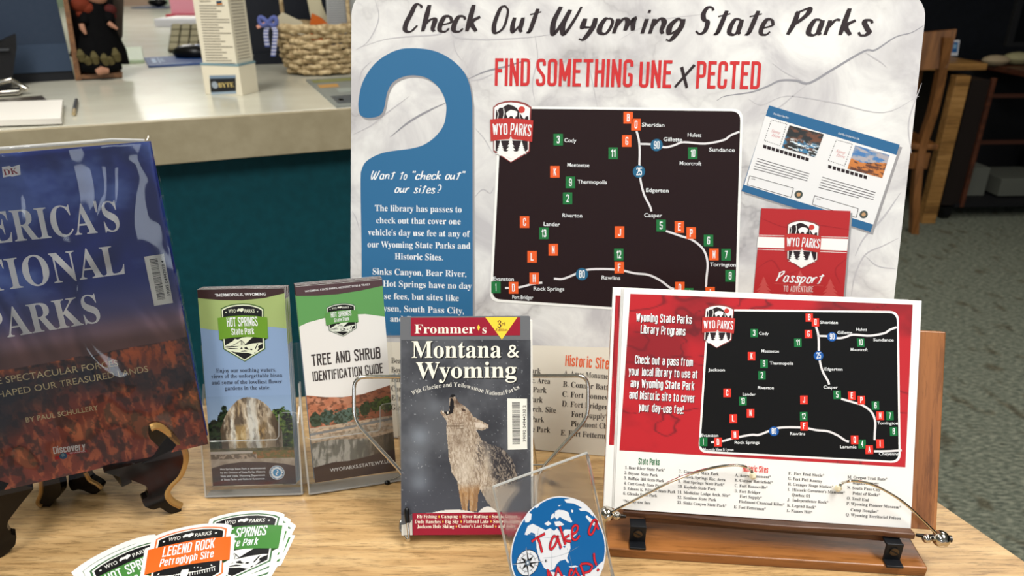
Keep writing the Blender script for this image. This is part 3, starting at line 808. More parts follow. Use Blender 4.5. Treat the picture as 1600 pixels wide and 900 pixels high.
for s_, x, y in [('A. Ames Monument*', 881, 587), ('B. Connor Battlefield*', 879.5, 604), ('C. Fort Bonneville*', 878.6, 619.5), ('D. Fort Bridger', 878, 634.6), ('Fort Supply*', 892.5, 651), ('Piedmont Charcoal Kilns*', 892, 665.7), ('E. Fort Fetterman*', 876, 680)]:
    k.text(s_, 'serif', (x, y), (x + 4.75 * len(s_), y + .075 * 4.75 * len(s_)), 8.6, IB2, 0.0003)
k.build('historic_sites_list', poster)

# ================================================================== SHEETS ON THE WOODEN STAND
SF = Frame.pose(0.1005785, 0.5704270, 0.038868, -0.0885434, 0.4053890, -0.0049844); SW, SH = 0.27963, 0.21647
SQ = [(1108, 486), (1401, 489), (1404, 720.5), (1094, 704)]
HM = homog(PQ, SQ)


def TS(x, y): v = HM @ np.array([x, y, 1]); return (float(v[0] / v[2]), float(v[1] / v[2]))


def red_fn(s, t):
    n = fbm(s * 4 + 1, t * 3 + 2); c = mixc(np.zeros(s.shape + (3,)) + (184, 24, 34), (140, 18, 28), sm(.42, .7, n))
    r = np.abs(fbm(s * 3 + 7, t * 3.5 + 4, 4) - .5); c = mixc(c, (92, 14, 24), (1 - sm(0, .012, r)) * .7)
    r = np.abs(fbm(s * 2 + 27, t * 2.5 + 14, 4) - .5); return mixc(c, (110, 14, 24), (1 - sm(0, .014, r)) * .8)


SR = mat((218, 52, 38), .5); SGN = mat((20, 110, 58), .5); SBL = mat((20, 84, 160), .5)
stand_sheets = []
for i, (dx, dy, off) in enumerate([(-0.0106, 0.0004, -0.0030), (-0.0100, -0.0002, -0.0022), (-0.0015, 0.0, -0.0011), (0, 0, 0.0)]):
    fr = Frame(SF.O + SF.X * dx + SF.Y * dy + SF.N * off, SF.X, SF.Y)
    lab = ['rearmost printed sheet of the stack on the wooden stand, only its left edge showing', 'printed sheet with red left border just behind the front sheets on the wooden stand',
           'printed sheet directly behind the front sheet on the wooden stand', 'front printed sheet with red panel, black state map and park lists on wooden stand'][i]
    t = thing('information_sheet', lab, 'paper', fr, group='printed sheets stacked on the wooden stand')
    b = MB(); b.box((SW / 2, SH / 2, -0.0003), (SW, SH, 0.0005), PAPER); b.build('paper', t)
    if i != 3:
        x_ = (.0035, .0025, .0085)[i]; picture('red_panel', [(x_, SH - 0.0075), (x_ + .0048, SH - 0.0075), (x_ + .0048, 0.062), (x_, 0.062)], 6, 30, red_fn, 0.00012, t)
        continue
    k = Ink(fr); q = lambda x, y: fr.uv(x, y)
    picture('red_panel', [q(985, 459), q(1426, 476), q(1414.5, 730), q(968, 703.5)], 220, 120, red_fn, 0.00012, t)
    state_map(k, TS, SQ, 0.0002, 0.79, SR, SGN, SBL, mat((10, 10, 11), .5, spec=.2),
              dict(rw=1.3, roads=[[(80, 818), (140, 812), (200, 795), (288, 778), (330, 778), (400, 750), (450, 738), (560, 740), (630, 755), (690, 762), (740, 785), (780, 815), (800, 822)], [(930, 878), (1000, 878), (1076, 874)]],
                   marks=[('Q', 830, 812), ('4', 868, 836), ('I', 963, 835), ('A', 905, 868)], names=[('Jackson', 62, 150, 410), ('Mountain View & Lyman', 42, 196, 866), ('Laramie', 752, 838, 858), ('Cheyenne', 955, 1060, 900)]))
    wyo_badge(k, [(1097, 496), (1148.6, 497.5), (1119.5, 543.6)], 0.0007)
    k.build('map_print', t)
    k = Ink(fr); f = lambda x, y: (940 + x / 3.215, 440 + y / 3.215)
    for s_, a, e in [('Wyoming State Parks', (173, 200), (452, 213)), ('Library Programs', (195, 260), (420, 272)), ('Check out a pass from', (167, 412), (457, 427)), ('your local library to use at', (135, 470), (480, 487)),
            ('any Wyoming State Park', (145, 530), (465, 545)), ('and historic site to cover', (138, 588), (465, 608)), ('your day-use fee!', (185, 650), (410, 666))]:
        a, e = f(*a), f(*e)
        k.text(s_, 'gothb', (a[0] + .8, a[1] + 1), (e[0] + .8, e[1] + 1), 13.2, mat((70, 12, 18), .5), 0.0002); k.text(s_, 'gothb', a, e, 13.2, W2, 0.00028)
    f = lambda x, y: (960 + x / 3.333, 700 + y / 3.333)
    k.text('State Parks', 'gothb', f(125, 85), f(235, 90), 10, SGN, 0.0002); k.text('Historic Sites', 'gothb', f(668, 122), f(800, 130), 10, SR, 0.0002)
    TX = [('1. Bear River State Park*', 55, 108, 263, 122), ('2. Boysen State Park', 52, 136, 225, 149), ('3. Buffalo Bill State Park', 50, 163, 258, 178), ('4. Curt Gowdy State Park', 50, 190, 250, 205), ('5. Edness K. Wilkins State Park', 48, 217, 318, 236), ('6. Glendo State Park', 46, 243, 222, 256), ('*No day-use fees', 45, 282, 187, 294),
          ('7.  Guernsey State Park', 335, 127, 543, 143), ('8.  Hawk Springs Rec. Area', 333, 154, 577, 173), ('9.  Hot Springs State Park*', 332, 180, 572, 198), ('10. Keyhole State Park', 330, 207, 527, 221), ('11. Medicine Lodge Arch. Site*', 328, 236, 603, 255), ('12. Seminoe State Park', 327, 263, 530, 277), ('13. Sinks Canyon State Park*', 326, 290, 583, 308),
          ('A. Ames Monument*', 628, 148, 815, 158), ('B. Connor Battlefield*', 627, 174, 825, 187), ('C. Fort Bonneville*', 626, 202, 798, 213), ('D. Fort Bridger', 625, 230, 760, 240), ('Fort Supply*', 652, 258, 767, 267), ('Piedmont Charcoal Kilns*', 648, 285, 885, 302), ('E. Fort Fetterman*', 622, 313, 788, 325),
          ('F.  Fort Fred Steele*', 906, 138, 1092, 150), ('G. Fort Phil Kearny', 904, 165, 1082, 180), ('H. Granger Stage Station*', 903, 194, 1140, 210), ("I.  Historic Governor's Mansion*", 902, 222, 1200, 240), ('Quebec 01', 923, 250, 1020, 258), ('J.  Independence Rock*', 900, 276, 1113, 290), ('K. Legend Rock*', 899, 305, 1050, 316), ('L. Names Hill*', 897, 332, 1030, 342),
          ('M. Oregon Trail Ruts*', 1214, 158, 1420, 170), ('Register Cliff*', 1240, 187, 1375, 196), ('N. South Pass City', 1212, 212, 1385, 225), ('Point of Rocks*', 1240, 242, 1383, 252), ('O. Trail End', 1210, 268, 1325, 278), ('P. Wyoming Pioneer Museum*', 1208, 295, 1492, 316), ('Camp Douglas*', 1230, 328, 1375, 338), ('Q. Wyoming Territorial Prison', 1205, 353, 1490, 373)]
    for s_, x0, y0, x1, y1 in TX: k.text(s_, 'serif', f(x0, y0), f(x1, y1), 4.5, mat((70, 68, 70), .6), 0.0002)
    k.build('list_lettering', t)

# ------------------------------------------------------------------ wooden bookstand
WAL = wood('warm_walnut', (120, 72, 36), (160, 102, 54), (182, 122, 68), 1.6, 'y', 0.35, streak=.6)
WALX = wood('warm_walnut_base', (92, 56, 28), (140, 88, 44), (170, 112, 60), 1.4, 'x', 0.32, streak=.6)
WALD = wood('dark_walnut', (46, 27, 16), (74, 45, 28), (104, 66, 42), 3, 'x', 0.35, streak=.7)
st = thing('book_stand', 'wooden book stand with chrome page-holder arms holding the sheets', 'stand', SF)
b = MB(); OFF = -0.0038
uvs = [SF.uv(px, py, OFF) for px, py in ((955, 497), (1477, 516), (1464.5, 829))]
bx0, bx1, bt = uvs[0][0], (uvs[1][0] + uvs[2][0]) / 2, (uvs[0][1] + uvs[1][1]) / 2
bb = uvs[2][1]
b.box(((bx0 + bx1) / 2, (bt + bb) / 2, OFF - 0.0055), (bx1 - bx0, bt - bb, 0.011), WAL); b.build('back_board', st, 0.001)
IM = SF.mat().inverted()


def loc_(p): return tuple(IM @ Vector(p))


def slab(z_top, th, pxs, m, name, par, bev=0.001):
    g = [ground(x, y, z_top) for x, y in pxs]; b = MB()
    b.hexa([loc_(p) for p in g], [loc_(p - Vector((0, 0, th))) for p in g], m); return b.build(name, par, bev)


# ledge
Lf0, Lf1 = ground(973, 800, TZ + .0375), ground(1432, 836, TZ + .0375); dv = (Lf1 - Lf0).normalized(); bk_ = Vector((-dv.y, dv.x, 0))
pts = []
for i in range(25):
    u = i / 24; wv = 0.0022 * math.cos((u - .5) * 2 * math.pi * 1.0) * (1 if .12 < u < .88 else .3); pts.append(Lf0.lerp(Lf1, u) - bk_ * wv)
top = pts + [Lf1 + bk_ * 0.021 - dv * 0.004, Lf0 + bk_ * 0.021 + dv * 0.004]
b = MB(); b.hexa([loc_(p) for p in top], [loc_(p - Vector((0, 0, 0.0062))) for p in top], WALD); b.build('ledge', st, 0.0012)
b = MB(); a0 = Lf0.lerp(Lf1, .08) + bk_ * .003; a1 = Lf0.lerp(Lf1, .93) + bk_ * .003; zz = Vector((0, 0, .0062))
top = [a0 - zz, a1 - zz, a1 - zz + bk_ * .012, a0 - zz + bk_ * .012]
b.hexa([loc_(p) for p in top], [loc_(p - Vector((0, 0, .007))) for p in top], WALD); b.build('ledge_rail', st, 0.001)
for u in (0.05, 0.955):
    c_ = Lf0.lerp(Lf1, u) + bk_ * 0.011 + Vector((0, 0, 0.0001)); b = MB(); b.tube([loc_(c_), loc_(c_ + Vector((0, 0, .0006)))], 0.0022, mat((60, 38, 26), .4), 12); b.build('peg', st)
# base
F0, F1 = ground(949, 857, TZ + .0105), ground(1450, 888, TZ + .0105); dv2 = (F1 - F0).normalized(); bk2 = Vector((-dv2.y, dv2.x, 0))
top = [F0, F1, F1 + bk2 * .082, F0 + bk2 * .082]
b = MB(); b.hexa([loc_(p) for p in top], [loc_(p - Vector((0, 0, .0105))) for p in top], WALX); b.build('base', st, 0.0012)
BRK = mat((24, 26, 30), .42, .3)
for x0, x1, y0, y1 in ((983, 1007.5, 815, 848), (1378.5, 1405, 842, 876)):
    p0 = ground((x0 + x1) / 2, y1, TZ + .0105); wd = .0155
    zt = TZ + .0312
    b = MB(); rot = Matrix((tuple(dv2), tuple(bk2), (0, 0, 1))).transposed()
    for cc, dd in (((p0 + Vector((0, 0, (zt - TZ - .0105) / 2 + 0.0))), (wd, .0022, zt - TZ - .0105)), (p0 + bk2 * -.0045 + Vector((0, 0, .0013)), (wd, .011, .0024)), (p0 + bk2 * .006 + Vector((0, 0, zt - TZ - .0125)), (wd, .012, .002))):
        r3 = IM.to_3x3() @ rot; b.box(loc_(cc), dd, BRK, r3)
    br = b.build('bracket', st, 0.0006)
    sc_ = p0 - bk2 * .0011 + Vector((0, 0, .0125)); b = MB(); b.tube([loc_(sc_), loc_(sc_ - bk2 * .0014)], .0042, mat((84, 74, 64), .35, .9), 16)
    rs = r3
    b.box(loc_(sc_ - bk2 * .0016), (.0072, .0008, .0009), mat((20, 18, 16), .5), r3 @ Matrix.Rotation(.5, 3, 'Y')); b.build('screw', br)
DKM = mat((60, 58, 56), .2, 1.0)
for side, balls, armpts, tip in (('l', [(948, 803, .0076), (964, 806, .0042)], [(956, 800), (986, 784), (1019, 767), (1045, 754), (1072, 743), (1097, 735), (1119, 730), (1137, 727.5), (1153, 727), (1165, 729.5), (1172, 733), (1175.5, 739)], (1177, 746)),
                                 ('r', [(1470, 842, .0080), (1448, 841.5, .0044)], [(1462, 833), (1442, 813), (1421, 793), (1402, 778), (1382, 766), (1365, 758), (1350, 753.5), (1336, 751.5), (1325, 752), (1317, 754.5), (1311.5, 759)], (1309, 765))):
    P3 = []
    n = len(armpts)
    for i, (x, y) in enumerate(armpts):
        of = 0.010 + 0.007 * math.sin(math.pi * i / (n - 1)) if i < n - 2 else 0.006
        u, v = SF.uv(x, y, of); P3.append((u, v, of))
    arm = MB(); arm.tube(catmull(P3, 4), 0.0013, CHROME, 8); ao = arm.build('page_holder_arm', st)
    u, v = SF.uv(tip[0], tip[1], .0035); b = MB(); b.tube([P3[-1], ((P3[-1][0] + u) / 2, (P3[-1][1] + v) / 2, .005), (u, v, .0025)], [.0022, .0032, .0028], mat((240, 232, 200), .5), 14); b.build('rubber_tip', ao)
    b = MB()
    for bx, by, rr in balls:
        u, v = SF.uv(bx, by, .006); b.ball((u, v, .006), rr, CHROME, 20)
    uA, vA = SF.uv(balls[0][0] + (16 if side == 'r' else -6), balls[0][1] - 0, .006); uB, vB = SF.uv(1433 if side == 'r' else 978, 837 if side == 'r' else 808, .006)
    for zz_ in (.0025, -.0025): pass
    b.tube([(uA, vA, .006), ((uA + uB) / 2, (vA + vB) / 2, .006), (uB, vB, .004)], [.0034, .0028, .0016], DKM, 10); b.build('ball_joint', st)

# ================================================================== GUIDEBOOK
GF = Frame.pose(-0.1086890, 0.5635689, 0.0108456, 0.0346482, 0.4149273, -0.0058120); GW, GH = 0.12853, 0.21512
g = thing('guidebook', 'grey Montana and Wyoming guidebook with howling coyote cover on wire stand', 'book', GF)
COV = mat((104, 106, 110), 0.35)
b = MB(); b.box((GW / 2, GH / 2, -0.0004), (GW, GH, 0.0006), COV); b.box((GW / 2, GH / 2, -0.0178), (GW, GH, 0.0006), COV); b.box((0.0003, GH / 2, -0.0091), (0.0006, GH, 0.0175), COV); b.build('cover', g)
b = MB(); b.box((GW / 2 + 0.0022, GH / 2 - 0.001, -0.0091), (GW, GH - 0.006, 0.0168), mat((232, 230, 222), .8)); b.build('page_block', g)
gp = lambda x, y: (640 + x / 3.913, 600 + y / 3.913)
COY = [(188, 172), (196, 160), (204, 172), (240, 180), (243, 130), (245, 85), (256, 68), (275, 72), (300, 115), (335, 135), (372, 170), (388, 200), (440, 228), (478, 250), (480, 268), (440, 284), (405, 280), (420, 310), (445, 345), (500, 372), (560, 390), (610, 440), (645, 510),
       (658, 575), (650, 640), (600, 700), (560, 780), (520, 780), (470, 720), (430, 640), (415, 690), (408, 780), (368, 778), (362, 690), (352, 780), (318, 770), (300, 660), (288, 590), (255, 540), (240, 450), (228, 330), (226, 225), (204, 200)]


def coyote(s, t):
    TLp, TRp, BRp, BLp = (627, 531), (829, 531), (829.5, 800), (627, 804)
    X = (TLp[0] * (1 - s) + TRp[0] * s); Y = TLp[1] * (1 - t) + (BLp[1] * (1 - s) + BRp[1] * s) * t
    x = (X - 640) * 3.913; y = (Y - 600) * 3.913
    c = np.zeros(s.shape + (3,)) + (86, 88, 93); c = mixc(c, (56, 57, 62), sm(.35, .7, fbm(s * 3, t * 4))); c = mixc(c, (70, 72, 80), sm(.6, 1, t))
    for (a, b_, r_, k_) in ((60, 320, 60, .55), (60, 600, 65, .5), (40, 470, 60, .4), (150, 140, 40, .2)): c = mixc(c, (150, 160, 172), np.exp(-((x - a) ** 2 + (y - b_) ** 2) / r_ ** 2) * k_)
    sn = vn(s * 90, t * 120); c = mixc(c, (165, 168, 172), sm(.93, .97, sn) * .8)
    # fur
    d = fbm(x / 26, y / 40, 3); wx = x + 10 * (d - .5); wy = y + 10 * (fbm(x / 20 + 5, y / 20, 3) - .5)
    ins = inpoly(wx, wy, COY)
    fl = fbm(x / 4.5 + 9 * d, y / 15 + 5 * d, 4); fc = np.zeros(s.shape + (3,)) + (176, 160, 140); fc = mixc(fc, (134, 116, 98), sm(.45, .65, fl)); fc = mixc(fc, (212, 200, 184), sm(.50, .70, fbm(x / 6 + 50, y / 20, 4)) * .75)
    fc = mixc(fc, (222, 212, 196), np.exp(-((x - 330) / 60) ** 2 - ((y - 530) / 90) ** 2) * .55); fc = mixc(fc, (128, 112, 96), np.exp(-((x - 300) / 60) ** 2 - ((y - 330) / 70) ** 2) * .35)
    back = sm(0, 70, (x - 400) - (y - 330) * .30) * sm(300, 350, y) * (1 - sm(540, 620, y - .25 * (x - 420))); fc = mixc(fc, (52, 50, 54), back * (.35 + .6 * sm(.36, .50, fl)))
    fc = mixc(fc, (62, 58, 60), np.exp(-((x - 425) / 26) ** 2 - ((y - 420) / 80) ** 2) * .6 * sm(.38, .5, fl)); fc = mixc(fc, (196, 184, 166), np.exp(-((x - 475) / 22) ** 2 - ((y - 470) / 90) ** 2) * .6)
    leg = sm(600, 660, y) * (1 - sm(420, 440, x)); fc = mixc(fc, (176, 132, 84), leg * (.5 + .3 * sm(.4, .6, fl))); fc = mixc(fc, (120, 86, 56), (sm(.45, .5, vn(x / 12, y / 90))) * leg * .5)
    fc = mixc(fc, (150, 140, 128), sm(600, 680, y) * sm(430, 470, x) * .8)
    head = 1 - sm(200, 290, y); fc = mixc(fc, (132, 106, 84), head * .5 * sm(.4, .6, fl)); fc = mixc(fc, (64, 44, 34), (sm(0, 14, x - 272) * (1 - sm(14, 46, x - 272 - (y - 70) * .42))) * (1 - sm(110, 150, y)) * .7)
    neck = sm(225, 245, y) * (1 - sm(262, 300, y)) * (x < 330); fc = mixc(fc, (92, 74, 58), neck * sm(.45, .6, vn(x / 60, y / 8)) * .6)
    fc = mixc(fc, (226, 214, 200), inpoly(x, y, [(395, 232), (440, 240), (470, 258), (440, 272), (400, 262)]) * .7)
    fc = mixc(fc, (60, 44, 36), inpoly(x, y, [(312, 148), (336, 152), (344, 166), (322, 164)]) * .9)
    c = np.where(ins[..., None], fc, c)
    mouth = inpoly(x, y, [(205, 168), (240, 172), (246, 110), (252, 80), (268, 100), (272, 140), (262, 178), (225, 192)]); c = np.where(mouth[..., None], np.array((26, 20, 20.)), c)
    c = np.where(inpoly(x, y, [(244, 84), (252, 66), (272, 64), (280, 74), (262, 84)])[..., None], np.array((18, 16, 16.)), c)
    c = np.where(inpoly(x, y, [(198, 176), (204, 158), (209, 174)])[..., None] | inpoly(x, y, [(226, 180), (234, 164), (238, 180)])[..., None], np.array((230, 222, 205.)), c)
    sn1 = (y > 792 - 24 * np.clip(1 - ((x - 270) / 150) ** 2, 0, 1)) | (y > 786 - 36 * np.clip(1 - ((x - 475) / 60) ** 2, 0, 1)); sn1 &= (y > 760) | sn1
    return np.where((sn1 & (x > 100) & (y > 740))[..., None], np.array((224, 220, 214.)), c)


picture('coyote_photo', [GF.uv(627, 531), GF.uv(829, 531), GF.uv(829.5, 800), GF.uv(627, 804)], 260, 345, coyote, 0.00012, g, GPHOTO)
k = Ink(GF); BUR = mat((150, 26, 48), .35); CRM = mat((244, 240, 222), .4); YEL = mat((250, 208, 64), .4); BLK = mat((22, 22, 24), .4)
f = lambda x, y: (600 + x / 2.368, 480 + y / 2.368)
k.poly([(642, 496.5), (812.8, 496), (812.8, 524), (642, 525)], BUR, 0.0002)
k.poly([f(374, 36), f(494, 36), f(436, 120)], YEL, 0.0003)
k.text('3', 'serif', f(420, 76), f(434, 76), 11, mat((60, 30, 30), .5), 0.0004); k.text('rd', 'serif', f(436, 67), f(449, 67), 5, mat((60, 30, 30), .5), 0.0004); k.text('Edition', 'serif', f(413, 88), f(457, 88), 4, mat((60, 30, 30), .5), 0.0004)
k.text('Frommer', 'serif', f(113, 97), (742, 520.8), 14, CRM, 0.0003); k.text('s', 'serif', f(364, 97), f(379, 97), 13, CRM, 0.0003); k.poly([f(350, 64), f(356, 74), f(350, 88), f(344, 74)], YEL, 0.0003)
for dx, dy, mm, zz_ in ((1.6, 1.6, BLK, .00028), (0, 0, CRM, .0004)):
    k.text('Montana', 'serif', (643.5 + dx, 559 + dy), (783 + dx, 558.5 + dy), 26, mm, zz_); k.text('&', 'serif', (793 + dx, 558.5 + dy), (811.5 + dx, 558.3 + dy), 20, mm, zz_)
    k.text('Wyoming', 'serif', (650 + dx, 591 + dy), (807 + dx, 590 + dy), 25, mm, zz_)
# curved subtitle, letter by letter
sub = 'With Glacier and Yellowstone National Parks'; path = [(645, 617.5), (665, 610), (690, 605.5), (715, 604), (740, 609), (765, 616.5), (785, 617), (800, 612.5), (812.5, 606.5)]
pc = catmull(path, 12); Ls = [0]
for i in range(1, len(pc)): Ls.append(Ls[-1] + math.dist(pc[i], pc[i - 1]))
adv = [(.45 if ch in 'iltI ' else 1.0 if ch not in 'WGYNmw' else 1.45) for ch in sub]; tot = sum(adv); cur = 0


def at_len(L_):
    for i in range(1, len(pc)):
        if Ls[i] >= L_: u = (L_ - Ls[i - 1]) / (Ls[i] - Ls[i - 1]); return tuple(pc[i - 1][j] * (1 - u) + pc[i][j] * u for j in (0, 1))
    return pc[-1]


for ch, a_ in zip(sub, adv):
    if ch != ' ': k.text(ch, 'serif', at_len(cur / tot * Ls[-1]), at_len((cur + a_ * .84) / tot * Ls[-1]), 6.6, mat((214, 212, 204), .5), 0.0003)
    cur += a_
k.build('title_lettering', g); k = Ink(GF)
k.poly([(644.5, 802), (820, 799.5), (829, 799.5), (829.5, 834.8), (645, 836)], BUR, 0.0003)
k.poly([(627.5, 820), (640, 818), (644, 812), (644.5, 836), (627.5, 836.5)], mat((226, 224, 216), .5), 0.0002)
f = lambda x, y: (600 + x / 6.43, 740 + y / 6.43)
for s_, a, e in [('Fly Fishing', (332, 445), (530, 445)), ('Camping', (578, 445), (742, 445)), ('River Rafting', (788, 445), (1042, 445)), ('Scenic Drives', (1085, 445), (1340, 443)), ('Dude Ranches', (308, 497), (570, 497)), ('Big Sky', (615, 497), (750, 497)), ('Flathead Lake', (797, 495), (1050, 495)), ('Snowmobiling', (1097, 495), (1380, 493)),
        ('Jackson Hole Skiing', (332, 546), (703, 546)), ("Custer's Last Stand", (748, 543), (1100, 543)), ('and more', (1147, 543), (1320, 542))]:
    k.text(s_, 'serif', f(*a), f(*e), 5.2, CRM, 0.0004)
for c_ in ((553, 432), (765, 432), (1066, 432), (593, 482), (776, 482), (1075, 480), (727, 530), (1123, 530)): k.poly([f(c_[0], c_[1] - 15), f(c_[0] + 7, c_[1]), f(c_[0], c_[1] + 15), f(c_[0] - 7, c_[1])], YEL, 0.0004)
k.build('highlights_band', g)


def barcode(k, q, digits, z, thick=13):
    """q: TL,TR,BR,BL in pixels; bars stacked from top to bottom, digits running upwards at the right."""
    k.poly(q, mat((232, 230, 220), .5), z); TL, TR, BR, BL = [np.array(p, float) for p in q]; rnd = random.Random(5)
    pt = lambda u, v: tuple((TL * (1 - u) + TR * u) * (1 - v) + (BL * (1 - u) + BR * u) * v)
    v = .07
    while v < .90:
        h = rnd.choice((.008, .008, .017)); k.poly([pt(.24, v), pt(.64, v), pt(.64, v + h), pt(.24, v + h)], mat((70, 68, 66), .5), z + .0001); v += h + rnd.choice((.008, .010, .016))
    a, e = pt(.93, .85), pt(.93, .13)
    A = np.array(k.U(a)); hh = math.dist(k.U(pt(.78, .5)), k.U(pt(.93, .5)))
    k.text(digits, 'sansb', tuple(A), tuple(k.U(e)), hh, mat((40, 40, 40), .5), z + .0001, local=True)


k = Ink(GF); f = lambda x, y: (600 + x / 2.368, 480 + y / 2.368)
barcode(k, [f(456, 337), f(529, 338), f(530, 525), f(458, 527)], '39092 04944232 2', .0005); k.build('barcode_sticker', g)
# wire stand
ws = thing('wire_book_stand', 'chrome wire easel with black tips holding the guidebook', 'stand', GF)
WO = -0.0225; wz = lambda x, y, of=WO: (*GF.uv(x, y, of), of)
b = MB(); out = [wz(x, y) for x, y in [(600, 588), (553, 589), (553, 655), (622, 729), (634, 745)]]; out2 = [wz(x, y) for x, y in [(846, 727), (919, 650), (919, 587), (850, 587)]]
b.tube(arc_round([wz(636, 800), wz(634, 745), wz(553, 657), wz(553, 589), wz(740, 587.5), wz(919, 587), wz(919, 652), wz(842, 737), wz(836, 800)], .012, False, 6), .0020, CHROME, 12); b.build('frame', ws)
b = MB(); b.tube([wz(634, 745), wz(720, 727), wz(850, 727)], .0013, CHROME, 8); b.build('cross_wire', ws)
for sx in (0, 1):
    hx = 636 if sx == 0 else 832; e_ = -1 if sx == 0 else 1
    def h3(x, y, of): return (*GF.uv(x, y, of), of)
    b = MB(); b.tube(arc_round([wz(hx, 800), h3(hx - 2 * 1 - 8 * (1 - sx) + 4 * sx, 815, WO), h3(hx - 11 * (1 - sx) + 6 * sx, 828, -.010), h3(hx + 2, 844, .004), h3(hx + 3, 843, .0065), h3(hx + 1, 815, .005)], .004, False, 4), .0015, CHROME, 10); hk = b.build('hook', ws)
    b = MB(); b.tube([h3(hx + 1, 816, .005), h3(hx, 806, .005), h3(hx - .5, 796, .0048), h3(hx - .5, 793, .0048)], [.0024, .0025, .0024, .001], BLACKP, 12); b.build('rubber_tip', hk)
    gx = 605 if sx == 0 else 862; G1 = ground(gx, 754, TZ + .002); l1 = tuple(GF.mat().inverted() @ G1)
    b = MB(); b.tube(arc_round([wz(640 if sx == 0 else 826, 640), (lambda q: (q[0], q[1], q[2]))(tuple(GF.mat().inverted() @ (ground(628 if sx == 0 else 840, 742, TZ + .005)))), l1], .01, False, 5), .0013, CHROME, 8); rl = b.build('rear_leg', ws)
    b = MB(); b.ball(l1, .0028, BLACKP, 12, (1.2, 1, 1)); b.build('rubber_foot', rl)

